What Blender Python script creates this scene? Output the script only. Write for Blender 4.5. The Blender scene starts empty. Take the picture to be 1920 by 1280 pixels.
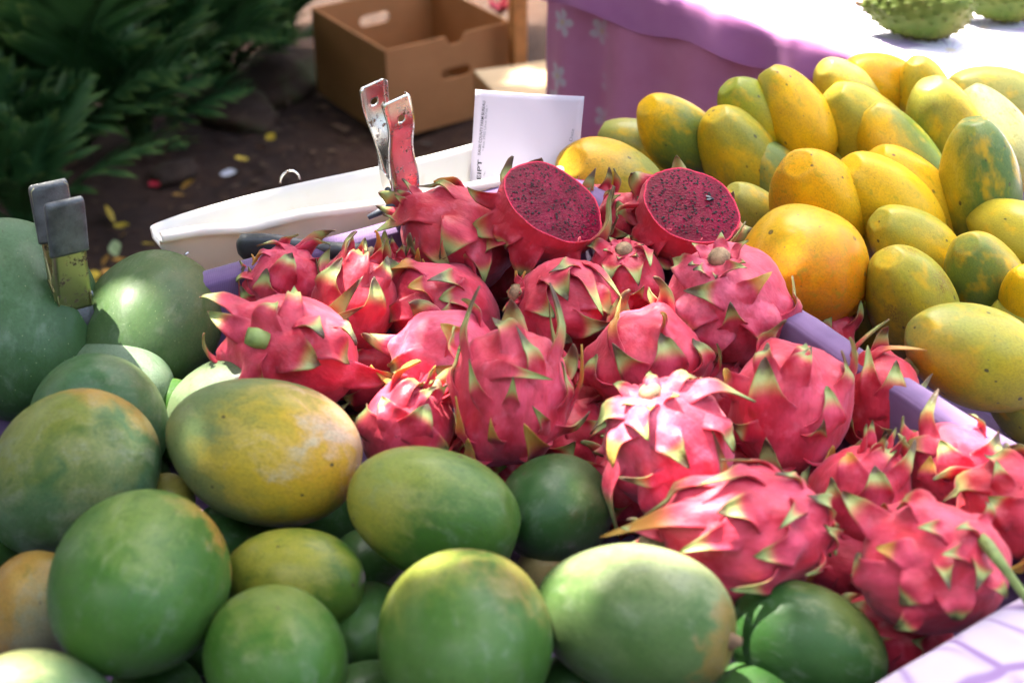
import bpy, bmesh, math, random
import numpy as np
from mathutils import Vector, Matrix, noise as mnoise
from mathutils.geometry import tessellate_polygon

random.seed(7)
rng = np.random.default_rng(7)
scene = bpy.context.scene
COL = scene.collection
R = math.radians

# ------------------------------------------------------------------ camera
CAM_H = 1.42
PITCH = R(32.0)
cam_data = bpy.data.cameras.new('camera')
cam = bpy.data.objects.new('camera', cam_data)
COL.objects.link(cam)
cam.location = (0, 0, CAM_H)
cam.rotation_euler = (math.pi / 2 - PITCH, 0, 0)
cam_data.lens = 50
cam_data.sensor_width = 36
cam_data.clip_start = 0.02
cam_data.clip_end = 400
cam_data.dof.use_dof = True
cam_data.dof.focus_distance = 1.16
cam_data.dof.aperture_fstop = 6.3
scene.camera = cam

# ------------------------------------------------------------------ daylight
SUN_DIR = Vector((-0.30, 0.40, 0.87)).normalized()          # towards the sun: high, behind and left
sun_elev = math.asin(SUN_DIR.z)
sun_az = math.atan2(SUN_DIR.x, SUN_DIR.y)
world = bpy.data.worlds.new('World')
scene.world = world
world.use_nodes = True
wn = world.node_tree.nodes
wl = world.node_tree.links
wn.clear()
wo = wn.new('ShaderNodeOutputWorld')
wb = wn.new('ShaderNodeBackground')
sky = wn.new('ShaderNodeTexSky')
sky.sky_type = 'NISHITA'
sky.sun_disc = False
sky.sun_elevation = sun_elev
sky.sun_rotation = sun_az
sky.air_density = 0.8
sky.dust_density = 9.0
sky.ozone_density = 0.3
wl.new(sky.outputs['Color'], wb.inputs['Color'])
wb.inputs['Strength'].default_value = 0.15
wl.new(wb.outputs['Background'], wo.inputs['Surface'])
sl = bpy.data.lights.new('sun', 'SUN')
sl.energy = 2.9
sl.angle = R(0.55)
sl.color = (1.0, 0.94, 0.84)
so = bpy.data.objects.new('sun', sl)
so.rotation_euler = SUN_DIR.to_track_quat('Z', 'Y').to_euler()
so.location = SUN_DIR * 20
COL.objects.link(so)

scene.view_settings.view_transform = 'Standard'
scene.view_settings.look = 'None'
scene.view_settings.gamma = 1
scene.view_settings.exposure = 3.2
scene.view_settings.use_curve_mapping = False
scene.cycles.use_denoising = True
scene.cycles.max_bounces = 6
scene.cycles.diffuse_bounces = 1
scene.cycles.transparent_max_bounces = 8
scene.cycles.caustics_reflective = False
scene.cycles.caustics_refractive = False

# ------------------------------------------------------------------ picture geometry helpers
FPX = 50 / 36 * 1920
CP, SP = math.cos(PITCH), math.sin(PITCH)
C0 = Vector((0, 0, CAM_H))
CX, CU, CF = Vector((1, 0, 0)), Vector((0, SP, CP)), Vector((0, CP, -SP))

def ray(px, py):
    return CF + CX * ((px - 960) / FPX) + CU * (-(py - 640) / FPX)

def at_z(px, py, z):
    r = ray(px, py)
    return C0 + r * ((z - CAM_H) / r.z)

def at_plane(px, py, p, n):
    r = ray(px, py)
    return C0 + r * ((p - C0).dot(n) / r.dot(n))

def depth_of(p):
    return (p - C0).dot(CF)

def cam_vec(x, y, z):
    """x right, y up, z towards the viewer, as a world direction"""
    return (CX * x + CU * y - CF * z).normalized()

def frame_from_axis(axis, hint=None):
    z = axis.normalized()
    h = hint or Vector((0.13, 0.31, 0.94))
    if abs(z.dot(h.normalized())) > 0.97:
        h = Vector((1, 0.2, 0))
    x = h.cross(z).normalized()
    y = z.cross(x)
    return Matrix((x, y, z)).transposed()        # columns are local axes

def smooth(a, b, x):
    t = np.clip((x - a) / (b - a), 0, 1)
    return t * t * (3 - 2 * t)

# ------------------------------------------------------------------ object helpers
def new_mesh(name, verts, faces, uv=None, attrs=None, smooth_shade=True, mats=None, face_mat=None):
    me = bpy.data.meshes.new(name)
    me.from_pydata([tuple(map(float, v)) for v in verts], [], [tuple(map(int, f)) for f in faces])
    if mats:
        for m in mats:
            me.materials.append(m)
    if face_mat is not None:
        me.polygons.foreach_set('material_index', np.asarray(face_mat, dtype=np.int32))
    if smooth_shade:
        me.polygons.foreach_set('use_smooth', np.ones(len(me.polygons), dtype=bool))
    if uv is not None:
        l = me.uv_layers.new(name='UVMap')
        li = np.empty(len(me.loops), dtype=np.int32)
        me.loops.foreach_get('vertex_index', li)
        l.data.foreach_set('uv', np.asarray(uv, dtype=np.float32)[li].ravel())
    if attrs:
        for k, vals in attrs.items():
            a = me.attributes.new(k, 'FLOAT', 'POINT')
            a.data.foreach_set('value', np.asarray(vals, dtype=np.float32))
    me.update()
    return me

def link(name, me, parent=None, mat=None, loc=None):
    o = bpy.data.objects.new(name, me)
    COL.objects.link(o)
    if parent is not None:
        o.parent = parent
    if mat is not None and me is not None and not me.materials:
        me.materials.append(mat)
    if loc is not None:
        o.location = loc
    return o

def tag(o, label=None, cat=None, group=None, kind=None):
    for k, v in (('label', label), ('category', cat), ('group', group), ('kind', kind)):
        if v:
            o[k] = v
    return o

def empty(name, loc, rot=None):
    o = bpy.data.objects.new(name, None)
    COL.objects.link(o)
    o.empty_display_size = 0.03
    if rot is not None:
        m = rot.to_4x4()
        m.translation = Vector(loc)
        o.matrix_world = m
    else:
        o.location = loc
    return o

def grid_faces(nu, nv, closed_u=False):
    f = []
    for i in range(nu if closed_u else nu - 1):
        for j in range(nv - 1):
            a = i * nv + j
            b = ((i + 1) % nu) * nv + j
            f.append((a, b, b + 1, a + 1))
    return f

def box_mesh(name, sx, sy, sz, bevel=0.0, mat=None):
    bm = bmesh.new()
    bmesh.ops.create_cube(bm, size=1)
    bmesh.ops.scale(bm, vec=(sx, sy, sz), verts=bm.verts)
    bmesh.ops.translate(bm, vec=(0, 0, sz / 2), verts=bm.verts)
    if bevel:
        bmesh.ops.bevel(bm, geom=bm.edges[:], offset=bevel, segments=2, affect='EDGES', profile=0.6)
    me = bpy.data.meshes.new(name)
    bm.to_mesh(me)
    bm.free()
    if mat:
        me.materials.append(mat)
    return me

def tube_mesh(name, pts, rad, seg=10, cap=True):
    pts = [Vector(p) for p in pts]
    n = len(pts)
    rad = rad if hasattr(rad, '__len__') else [rad] * n
    vs, fs = [], []
    up = Vector((0.2, 0.35, 0.9))
    for i, p in enumerate(pts):
        t = (pts[min(i + 1, n - 1)] - pts[max(i - 1, 0)]).normalized()
        a = up - t * up.dot(t)
        if a.length < 0.05:
            a = Vector((1, 0, 0)) - t * t.x
        a.normalize()
        b = t.cross(a)
        up = a
        for k in range(seg):
            an = 2 * math.pi * k / seg
            vs.append(p + (a * math.cos(an) + b * math.sin(an)) * rad[i])
    for i in range(n - 1):
        for k in range(seg):
            k2 = (k + 1) % seg
            fs.append((i * seg + k, i * seg + k2, (i + 1) * seg + k2, (i + 1) * seg + k))
    if cap:
        fs.append(tuple(range(seg))[::-1])
        fs.append(tuple((n - 1) * seg + k for k in range(seg)))
    return new_mesh(name, vs, fs)

# ------------------------------------------------------------------ shader helpers
class NT:
    def __init__(self, name):
        self.m = bpy.data.materials.new(name)
        self.m.use_nodes = True
        self.t = self.m.node_tree
        self.t.nodes.clear()
        self.out = self.t.nodes.new('ShaderNodeOutputMaterial')

    def n(self, typ, **kw):
        nd = self.t.nodes.new(typ)
        for k, v in kw.items():
            setattr(nd, k, v)
        return nd

    def set(self, sock, v):
        if isinstance(v, bpy.types.NodeSocket):
            self.t.links.new(v, sock)
        elif v is not None:
            if hasattr(sock.default_value, '__len__') and not hasattr(v, '__len__'):
                v = (v, v, v, 1)[:len(sock.default_value)]
            if hasattr(v, '__len__') and len(v) == 3 and len(sock.default_value) == 4:
                v = (*v, 1)
            sock.default_value = v

    def math(self, op, a, b=None, c=None, clamp=False):
        nd = self.n('ShaderNodeMath', operation=op, use_clamp=clamp)
        self.set(nd.inputs[0], a)
        self.set(nd.inputs[1], b)
        if c is not None:
            self.set(nd.inputs[2], c)
        return nd.outputs[0]

    def vmath(self, op, a, b=None, out=0):
        nd = self.n('ShaderNodeVectorMath', operation=op)
        self.set(nd.inputs[0], a)
        if b is not None:
            self.set(nd.inputs[1], b)
        return nd.outputs[out]

    def scale(self, v, s):
        nd = self.n('ShaderNodeVectorMath', operation='SCALE')
        self.set(nd.inputs[0], v)
        self.set(nd.inputs['Scale'], s)
        return nd.outputs[0]

    def mix(self, f, a, b, blend='MIX'):
        nd = self.n('ShaderNodeMix', data_type='RGBA', blend_type=blend)
        self.set(nd.inputs[0], f)
        self.set(nd.inputs[6], a)
        self.set(nd.inputs[7], b)
        return nd.outputs[2]

    def mapr(self, v, a, b, c=0.0, d=1.0, smoothstep=True):
        nd = self.n('ShaderNodeMapRange', interpolation_type='SMOOTHSTEP' if smoothstep else 'LINEAR')
        nd.clamp = True
        self.set(nd.inputs[0], v)
        for i, x in enumerate((a, b, c, d)):
            self.set(nd.inputs[i + 1], x)
        return nd.outputs[0]

    def noise(self, vec, scale, detail=3, rough=0.55, dist=0.0, out='Fac'):
        nd = self.n('ShaderNodeTexNoise')
        self.set(nd.inputs['Vector'], vec)
        nd.inputs['Scale'].default_value = scale
        nd.inputs['Detail'].default_value = detail
        nd.inputs['Roughness'].default_value = rough
        nd.inputs['Distortion'].default_value = dist
        return nd.outputs[out]

    def voro(self, vec, scale, feature='F1', rnd=1.0, dims='3D'):
        nd = self.n('ShaderNodeTexVoronoi', feature=feature, voronoi_dimensions=dims)
        self.set(nd.inputs['Vector'], vec)
        nd.inputs['Scale'].default_value = scale
        nd.inputs['Randomness'].default_value = rnd
        return nd

    def ramp(self, f, stops):
        nd = self.n('ShaderNodeValToRGB')
        el = nd.color_ramp.elements
        while len(el) < len(stops):
            el.new(0.5)
        for e, (p, c) in zip(el, stops):
            e.position = p
            e.color = (*c, 1) if len(c) == 3 else c
        self.set(nd.inputs[0], f)
        return nd.outputs[0]

    def n_x(self, v, k=0):
        nd = self.n('ShaderNodeSeparateXYZ')
        self.set(nd.inputs[0], v)
        return nd.outputs[k]

    def objco(self):
        return self.n('ShaderNodeTexCoord').outputs['Object']

    def bump(self, h, strength=0.3, dist=0.002, normal=None):
        nd = self.n('ShaderNodeBump')
        nd.inputs['Strength'].default_value = strength
        nd.inputs['Distance'].default_value = dist
        self.set(nd.inputs['Height'], h)
        if normal is not None:
            self.set(nd.inputs['Normal'], normal)
        return nd.outputs[0]

    def bsdf(self, color, rough=0.5, normal=None, **kw):
        nd = self.n('ShaderNodeBsdfPrincipled')
        self.set(nd.inputs['Base Color'], color)
        self.set(nd.inputs['Roughness'], rough)
        if normal is not None:
            self.set(nd.inputs['Normal'], normal)
        for k, v in kw.items():
            self.set(nd.inputs[k.replace('_', ' ')], v)
        return nd.outputs[0]

    def finish(self, shader):
        self.t.links.new(shader, self.out.inputs['Surface'])
        return self.m

    def mixsh(self, f, a, b):
        nd = self.n('ShaderNodeMixShader')
        self.set(nd.inputs[0], f)
        self.t.links.new(a, nd.inputs[1])
        self.t.links.new(b, nd.inputs[2])
        return nd.outputs[0]

    def translucent(self, color, normal=None):
        nd = self.n('ShaderNodeBsdfTranslucent')
        self.set(nd.inputs['Color'], color)
        if normal is not None:
            self.set(nd.inputs['Normal'], normal)
        return nd.outputs[0]

def plain(name, color, rough=0.6, var=0.15, scale=30, bump=0.15, metallic=0.0):
    t = NT(name)
    co = t.objco()
    n1 = t.noise(co, scale, 4)
    c = t.mix(t.mapr(n1, 0.3, 0.7), tuple(x * (1 - var) for x in color), tuple(min(1, x * (1 + var)) for x in color))
    return t.finish(t.bsdf(c, rough, t.bump(t.noise(co, scale * 6, 3), bump, 0.001), Metallic=metallic))

def cloth_material(name, base, base2, petal, flower_scale=9.0, amount=0.55, size=0.40, vein=None, transl=0.12, yellow=0.5, zone=None):
    """woven cotton with printed five-petal blossoms (flat print)"""
    t = NT(name)
    uv = t.n('ShaderNodeUVMap').outputs[0]
    vo = t.voro(uv, flower_scale, 'F1', 0.75, '2D')
    sc = t.scale(uv, flower_scale)
    loc = t.vmath('SUBTRACT', sc, t.scale(vo.outputs['Position'], flower_scale)) if False else None
    # Voronoi Position is returned in unscaled texture space
    loc = t.scale(t.vmath('SUBTRACT', uv, vo.outputs['Position']), flower_scale)
    sep = t.n('ShaderNodeSeparateXYZ')
    t.set(sep.inputs[0], loc)
    ang = t.math('ARCTAN2', sep.outputs[1], sep.outputs[0])
    csep = t.n('ShaderNodeSeparateColor')
    t.set(csep.inputs[0], vo.outputs['Color'])
    ang = t.math('ADD', ang, t.math('MULTIPLY', csep.outputs[0], 6.283))
    r = vo.outputs['Distance']
    pet = t.math('POWER', t.math('ABSOLUTE', t.math('COSINE', t.math('MULTIPLY', ang, 2.5))), 0.55)
    wob = t.math('MULTIPLY', t.math('SUBTRACT', t.noise(uv, flower_scale * 3.5, 2), 0.5), 0.14)
    rad = t.math('ADD', t.math('MULTIPLY', t.math('ADD', 0.22, t.math('MULTIPLY', pet, 0.78)), size), wob)
    mask = t.mapr(t.math('SUBTRACT', rad, r), -0.01, 0.035)
    mask = t.math('MULTIPLY', mask, t.math('LESS_THAN', csep.outputs[1], amount))
    if zone is not None:
        mask = t.math('MULTIPLY', mask, zone(t, uv))
    n1 = t.noise(uv, 14, 4)
    c = t.mix(t.mapr(n1, 0.35, 0.65), base, base2)
    pc = petal
    if vein:
        v = t.math('POWER', t.math('ABSOLUTE', t.math('SINE', t.math('ADD', t.math('MULTIPLY', ang, 7.5), t.math('MULTIPLY', wob, 14)))), 10)
        v = t.math('MULTIPLY', v, t.mapr(r, 0.05, size * 0.95, 0.8, 0.0))
        lines = t.mapr(t.math('ABSOLUTE', t.math('SUBTRACT', pet, 0.30)), 0.0, 0.13, 0.7, 0.0)
        pc = t.mix(t.math('MAXIMUM', v, lines), petal, vein)
        pc = t.mix(t.mapr(r, 0.03, 0.09, yellow, 0.0), pc, (0.75, 0.55, 0.10))
    c = t.mix(mask, c, pc)
    wave = t.n('ShaderNodeTexWave', wave_type='BANDS')
    t.set(wave.inputs['Vector'], uv)
    wave.inputs['Scale'].default_value = 260
    h = t.math('ADD', t.math('MULTIPLY', wave.outputs['Fac'], 0.2), t.noise(uv, 30, 5))
    nb = t.bump(h, 0.25, 0.002)
    p = t.bsdf(c, 0.85, nb, Sheen_Weight=0.25, Specular_IOR_Level=0.2)
    return t.finish(t.mixsh(transl, p, t.translucent(c, nb)))
# ================================================================== LARGE STRUCTURE
# tray frame: O = back right corner of the big tray, U along its back rim, B towards the viewer
O2 = Vector((0.05, 1.20, 0))
U = Vector((0.832, 0.555, 0)).normalized()
B = Vector((U.y, -U.x, 0))

def tr(a, b, z):
    return O2 + U * a + B * b + Vector((0, 0, z))

# ---- ground: one sheet out to the horizon, finer near the stall
def ground():
    n = 150
    s = np.linspace(-1, 1, n)
    w = np.sign(s) * (np.abs(s) * 3.2 + np.abs(s) ** 6 * 120)
    X, Y = np.meshgrid(w, w + 3.2, indexing='ij')
    vs = []
    for x, y in zip(X.ravel(), Y.ravel()):
        d = math.hypot(x, y - 3.2)
        a = max(0.0, 1 - d / 6)
        z = a * (0.05 * mnoise.noise((x * 1.3, y * 1.3, 3.1)) + 0.025 * mnoise.noise((x * 5, y * 5, 1.7)) + 0.010 * mnoise.noise((x * 17, y * 17, 0.7)))
        vs.append((x, y, z))
    t = NT('garden_soil')
    co = t.objco()
    n1 = t.noise(co, 2.2, 5)
    n2 = t.noise(co, 26, 6, 0.7)
    c = t.mix(t.mapr(n1, 0.35, 0.65), (0.022, 0.0085, 0.004), (0.052, 0.020, 0.008))
    c = t.mix(t.mapr(n2, 0.45, 0.75), c, (0.075, 0.033, 0.013))
    c = t.mix(t.mapr(t.noise(co, 60, 3), 0.62, 0.72), c, (0.012, 0.009, 0.006))
    m = t.finish(t.bsdf(c, 0.95, t.bump(n2, 0.8, 0.02)))
    me = new_mesh('ground', vs, grid_faces(n, n), mats=[m])
    tag(link('ground', me), kind='structure')
ground()

def zone_none(t, uv):
    return 1.0

M_purple = cloth_material('purple_cotton', (0.135, 0.080, 0.180), (0.190, 0.115, 0.235), (0.5, 0.4, 0.6), amount=-1)
M_skirt = cloth_material('mauve_print_cotton', (0.680, 0.250, 0.450), (0.720, 0.285, 0.500), (0.72, 0.62, 0.70), 15.0, 0.55, 0.34,
                         vein=(0.55, 0.36, 0.52), transl=0.25,
                         zone=lambda t, uv: t.mapr(t.math('ADD', t.n_x(uv), t.math('MULTIPLY', t.noise(uv, 6, 2), 0.06)), 0.17, 0.22, 1.0, 0.0))
M_overlay = cloth_material('violet_overlay_cotton', (0.560, 0.195, 0.460), (0.600, 0.225, 0.500), (0.75, 0.68, 0.76), 13.0, -1, 0.33,
                           vein=(0.5, 0.36, 0.55), transl=0.05)
M_topcloth = cloth_material('white_flower_print_cotton', (0.50, 0.36, 0.56), (0.58, 0.44, 0.64), (0.86, 0.83, 0.86), 9.5, 0.98, 0.66,
                            vein=(0.55, 0.42, 0.60))
def hibiscus_material():
    """big pale hibiscus petals outlined and veined in violet, printed on violet cotton"""
    t = NT('hibiscus_print_cotton')
    uv = t.n('ShaderNodeUVMap').outputs[0]
    warp = t.n('ShaderNodeTexNoise')
    t.set(warp.inputs['Vector'], uv)
    warp.inputs['Scale'].default_value = 9
    warp.inputs['Detail'].default_value = 2
    w = t.vmath('ADD', uv, t.scale(t.vmath('SUBTRACT', warp.outputs['Color'], (0.5, 0.5, 0.5)), 0.075))
    f1 = t.voro(w, 13, 'F1', 0.9, '2D')
    ed = t.voro(w, 13, 'DISTANCE_TO_EDGE', 0.9, '2D')
    cs = t.n('ShaderNodeSeparateColor')
    t.set(cs.inputs[0], f1.outputs['Color'])
    loc = t.scale(t.vmath('SUBTRACT', w, f1.outputs['Position']), 13)
    ang = t.math('ARCTAN2', t.n_x(loc, 1), t.n_x(loc, 0))
    ang = t.math('ADD', ang, t.math('MULTIPLY', cs.outputs[0], 6.28))
    vein = t.math('POWER', t.math('ABSOLUTE', t.math('SINE', t.math('MULTIPLY', ang, 3.5))), 26)
    vein = t.math('MULTIPLY', vein, t.mapr(ed.outputs['Distance'], 0.02, 0.22, 0.2, 0.75))
    outl = t.mapr(ed.outputs['Distance'], 0.018, 0.05, 0.9, 0.0)
    gap = t.math('MULTIPLY', t.math('GREATER_THAN', cs.outputs[1], 0.80), t.mapr(ed.outputs['Distance'], 0.01, 0.05))
    wash = t.mapr(t.noise(w, 22, 3), 0.45, 0.8, 0.0, 0.45)
    white = t.mix(t.noise(uv, 18, 3), (0.40, 0.34, 0.42), (0.46, 0.40, 0.48))
    viol = t.mix(t.noise(uv, 25, 3), (0.19, 0.105, 0.25), (0.23, 0.130, 0.29))
    c = t.mix(wash, white, (0.33, 0.24, 0.38))
    c = t.mix(t.math('MAXIMUM', t.math('MAXIMUM', vein, outl), gap), c, viol)
    wave = t.n('ShaderNodeTexWave', wave_type='BANDS')
    t.set(wave.inputs['Vector'], uv)
    wave.inputs['Scale'].default_value = 260
    nb = t.bump(t.math('ADD', t.math('MULTIPLY', wave.outputs['Fac'], 0.2), t.noise(uv, 30, 5)), 0.25, 0.002)
    return t.finish(t.bsdf(c, 0.85, nb, Sheen_Weight=0.2, Specular_IOR_Level=0.2))
M_front = hibiscus_material()

# ---- display table under the tray, and the papaya table beside it
M_wood = plain('weathered_table_wood', (0.16, 0.10, 0.06), 0.8, 0.3, 12, 0.4)

def table(name, a0, a1, b0, b1, top, label):
    root = empty(name, tr((a0 + a1) / 2, (b0 + b1) / 2, 0))
    rot = math.atan2(U.y, U.x)
    root.rotation_euler = (0, 0, rot)
    w, d = a1 - a0, b1 - b0
    o = link('table_top', box_mesh('table_top', w, d, 0.025, 0.004, M_wood), root, loc=(0, 0, top - 0.025))
    leg = box_mesh('leg', 0.045, 0.045, top - 0.026, 0.004, M_wood)
    for sx in (-1, 1):
        for sy in (-1, 1):
            link('leg', leg, root, loc=(sx * (w / 2 - 0.05), sy * (d / 2 - 0.05), 0))
    tag(root, label, 'table')
    return root
table('display_table', -1.02, 0.022, 0.02, 0.88, 0.735, 'wooden table carrying the tray of mangos and dragon fruits')
table('display_table', 0.030, 0.56, -0.05, 0.84, 0.735, 'wooden table carrying the piled papayas')

# ---- purple cloth lined tray
def tray_liner(name, a0, a1, b0, b1, rim, floor, prof, label, cat, wr=1.0, seed=0.0):
    loops = []
    per = []
    N = 56
    for i in range(N):
        per.append((a0 + (a1 - a0) * i / N, b0, 'n'))
    for i in range(N):
        per.append((a1, b0 + (b1 - b0) * i / N, 'e'))
    for i in range(N):
        per.append((a1 - (a1 - a0) * i / N, b1, 's'))
    for i in range(N):
        per.append((a0, b1 - (b1 - b0) * i / N, 'w'))
    ac, bc = (a0 + a1) / 2, (b0 + b1) / 2
    ha, hb = (a1 - a0) / 2, (b1 - b0) / 2
    vs, uv = [], []
    # resample profile for smoothness
    pr = []
    for (d0, z0), (d1, z1) in zip(prof[:-1], prof[1:]):
        for k in range(3):
            pr.append((d0 + (d1 - d0) * k / 3, z0 + (z1 - z0) * k / 3))
    pr.append(prof[-1])
    L = 0
    lens = [0]
    for (d0, z0), (d1, z1) in zip(pr[:-1], pr[1:]):
        L += math.hypot(d1 - d0, z1 - z0)
        lens.append(L)
    for k, (a, b, s) in enumerate(per):
        for (d, z), l in zip(pr, lens):
            x = ac + (a - ac) * (ha - d) / ha
            y = bc + (b - bc) * (hb - d) / hb
            f = wr * (0.4 + 0.6 * min(1, abs(z - rim) / 0.02))
            p = tr(x, y, z)
            nz = 0.0045 * f * mnoise.noise((x * 14 + seed, y * 14, z * 9)) + 0.002 * f * mnoise.noise((x * 40, y * 40 + seed, z * 20))
            q = 0.006 * wr * mnoise.noise((x * 8, y * 8 + 4, seed))
            p = p + Vector((nz, nz * 0.6, q * 0.45))
            vs.append(p)
            uv.append((k / N * 0.7, l))
    n = len(pr)
    fs = grid_faces(len(per), n, True)
    base = len(vs)
    fs.append(tuple(k * n + n - 1 for k in range(len(per))))
    fs = [f[::-1] for f in fs]
    me = new_mesh('cloth_liner', vs, fs, uv=uv, mats=[M_purple])
    o = link(name, me)
    tag(o, label, cat)
    return o
PROF = [(-0.005, 0.742), (-0.005, 0.80), (-0.004, 0.850), (-0.001, 0.8595), (0.004, 0.8615), (0.017, 0.861), (0.0205, 0.8585), (0.022, 0.852), (0.026, 0.80), (0.032, 0.768), (0.05, 0.762)]
tray_liner('fruit_tray', -0.98, 0.0, 0.0, 0.678, 0.861, 0.762, PROF, 'purple cloth lined tray holding the mangos and the dragon fruits', 'tray', 1.5, 1.3)
PROF2 = [(-0.004, 0.55), (-0.004, 0.72), (0.0, 0.737), (0.008, 0.742), (0.04, 0.743), (0.10, 0.743)]
tray_liner('table_cover', 0.036, 0.575, -0.06, 0.85, 0.742, 0.74, PROF2, 'purple cloth spread under the piled papayas', 'tablecloth', 0.5, 5.1)

# ---- floral cloth draped over the front of the tray
def front_drape():
    prof = [(0.616, 0.82), (0.618, 0.85), (0.6195, 0.859), (0.623, 0.864), (0.628, 0.8655), (0.646, 0.866), (0.676, 0.865), (0.706, 0.861), (0.736, 0.852), (0.776, 0.832), (0.816, 0.79), (0.851, 0.72), (0.866, 0.6), (0.876, 0.45), (0.881, 0.3)]
    nu = 90
    vs, uv = [], []
    for i in range(nu):
        a = -1.03 + 1.10 * i / (nu - 1)
        l = 0
        for j, (b, z) in enumerate(prof):
            if j:
                l += math.hypot(b - prof[j - 1][0], z - prof[j - 1][1])
            k = smooth(0.816, 0.886, b)
            f = 0.012 * k * math.sin(a * 34 + 1.1 * math.sin(a * 9))
            nz = 0.004 * mnoise.noise((a * 9, b * 9, 0.3)) + 0.002 * mnoise.noise((a * 25, b * 25, 4.3))
            p = tr(a, b + f, z + nz * (1 - k))
            vs.append(p)
            uv.append((a * 0.93 + 0.315 * l, l - 0.35 * a))
    me = new_mesh('front_drape', vs, grid_faces(nu, len(prof)), uv=uv, mats=[M_front])
    o = link('floral_cloth', me)
    m = o.modifiers.new('subsurf', 'SUBSURF')
    m.levels = m.render_levels = 1
    tag(o, 'lilac cloth with big pale hibiscus print over the front rim of the tray', 'cloth')
front_drape()

# ---- far table with its skirt, overlay and printed top cloth
FC = Vector((0.02, 2.09, 0))
FE = Vector((0.66, -0.75, 0)).normalized()
FN = Vector((0.75, 0.66, 0)).normalized()
FT = 0.80

def fp(e, n, z):
    return FC + FE * e + FN * n + Vector((0, 0, z))

def far_table():
    root = empty('market_table', fp(0.8, 0.45, 0))
    inv = root.location
    # frame: top board and legs
    def add(name, me):
        return link(name, me, root)
    rz = math.atan2(FE.y, FE.x)
    tb = box_mesh('table_top', 1.66, 0.86, 0.02, 0.003, M_wood)
    o = add('table_top', tb)
    o.location = (0, 0, FT - 0.034)
    o.rotation_euler = (0, 0, rz)
    lg = box_mesh('leg', 0.04, 0.04, FT - 0.036, 0.003, M_wood)
    for e in (0.08, 1.52):
        for n in (0.08, 0.82):
            o = add('leg', lg)
            o.location = fp(e, n, 0) - inv
            o.rotation_euler = (0, 0, rz)
    tag(root, 'long market table behind the papayas under purple and white cloths', 'table')
    # skirt: along the front edge then round the left end
    path = []
    ne = 260
    for i in range(ne):
        path.append(('f', 0.055 + 1.585 * (1 - i / (ne - 1))))
    for i in range(1, 110):
        path.append(('l', 0.9 * i / 109))
    nv = 22
    vs, uv = [], []
    for k, (s, d) in enumerate(path):
        run = (1.64 - d) if s == 'f' else 1.64 + d
        for j in range(nv):
            h = j / (nv - 1)
            z = (FT - 0.018) * (1 - h) + 0.03 * h
            amp = 0.0045 + 0.030 * h ** 0.75
            ph = run * 46 + 2.2 * mnoise.noise((run * 3.0, 0.5, 0)) + 0.5 * mnoise.noise((run * 5, h * 2, 3))
            f = amp * (math.sin(ph) + 0.45 * math.sin(ph * 0.53 + 1.0)) + 0.035 * h
            flare = 0.02 * h * mnoise.noise((run * 4, h * 1.5, 7))
            if s == 'f':
                p = fp(d, -0.006 - f * min(1, 0.3 + (d - 0.055) / 0.15) - flare, z)
            else:
                p = fp(0.049 - 0.4 * f, d, z)
            vs.append(p)
            uv.append((abs(1.64 - run) if s == 'f' else run, h * FT))
    me = new_mesh('skirt', vs, grid_faces(len(path), nv), uv=uv, mats=[M_skirt])
    tag(link('table_skirt', me), 'mauve tablecloth with small white blossoms hanging in folds from the far table', 'tablecloth')
    # overlay cloth with printed top: one sheet, its margin hanging over the front edge
    nu, nn = 150, 90
    vs, uv, fm = [], [], []
    for i in range(nu):
        e = 0.035 + 1.635 * i / (nu - 1)
        for j in range(nn):
            q = j / (nn - 1)
            hang = 0.050 + 0.008 * math.sin(e * 7 + 0.6) + 0.006 * math.sin(e * 31)
            l = q * (0.88 + hang)          # 0 at lower hem, then up and over the edge
            if l < hang:
                z = FT + 0.001 - (hang - l) * 0.99
                n = -0.019 - 0.006 * math.sin(e * 40 + 1.7 * math.sin(e * 11)) * (1 - l / hang) ** 0.6 - 0.002 * (1 - l / hang)
            else:
                n = l - hang - 0.020
                z = FT + 0.004 - 0.004 * math.exp(-((l - hang) / 0.012) ** 2)
                z += 0.004 * mnoise.noise((e * 9, n * 9, 0.2)) + 0.0025 * mnoise.noise((e * 23, n * 23, 2)) + 0.003
            vs.append(fp(e, n, z))
            uv.append((e, l))
    fs = grid_faces(nu, nn)
    for f in fs:
        fm.append(1 if (uv[f[0]][1] > 0.056) else 0)
    me = new_mesh('overlay', vs, fs, uv=uv, mats=[M_overlay, M_topcloth], face_mat=fm)
    tag(link('table_overlay', me), 'white flower print cloth with a violet margin over the far table top', 'tablecloth')
far_table()
# ================================================================== FRUIT BUILDERS
def place_axes(cx, cy, a, b, ang, ratio, hz, toward):
    c = at_z(cx, cy, hz)
    d = depth_of(c)
    W = b * d / FPX
    k = ((a / b) ** 2 - 1) / (ratio ** 2 - 1)
    k = min(1.0, max(0.0, k))
    ct, st = math.sqrt(k), math.sqrt(1 - k)
    an = R(ang)
    # basis that follows the line of sight to this fruit
    v = (C0 - c).normalized()
    x = CU.cross(v).normalized()
    y = v.cross(x)
    axis = x * (ct * math.cos(an)) + y * (ct * math.sin(an)) + v * (st * toward)
    return c, d, W, axis.normalized(), (x, y, v)

def frame_x(axis, rollv):
    x = axis.normalized()
    z = rollv - x * rollv.dot(x)
    if z.length < 0.05:
        z = Vector((0.1, 0.2, 1)) - x * x.dot(Vector((0.1, 0.2, 1)))
    z.normalize()
    y = z.cross(x)
    return Matrix((x, y, z)).transposed()

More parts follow.
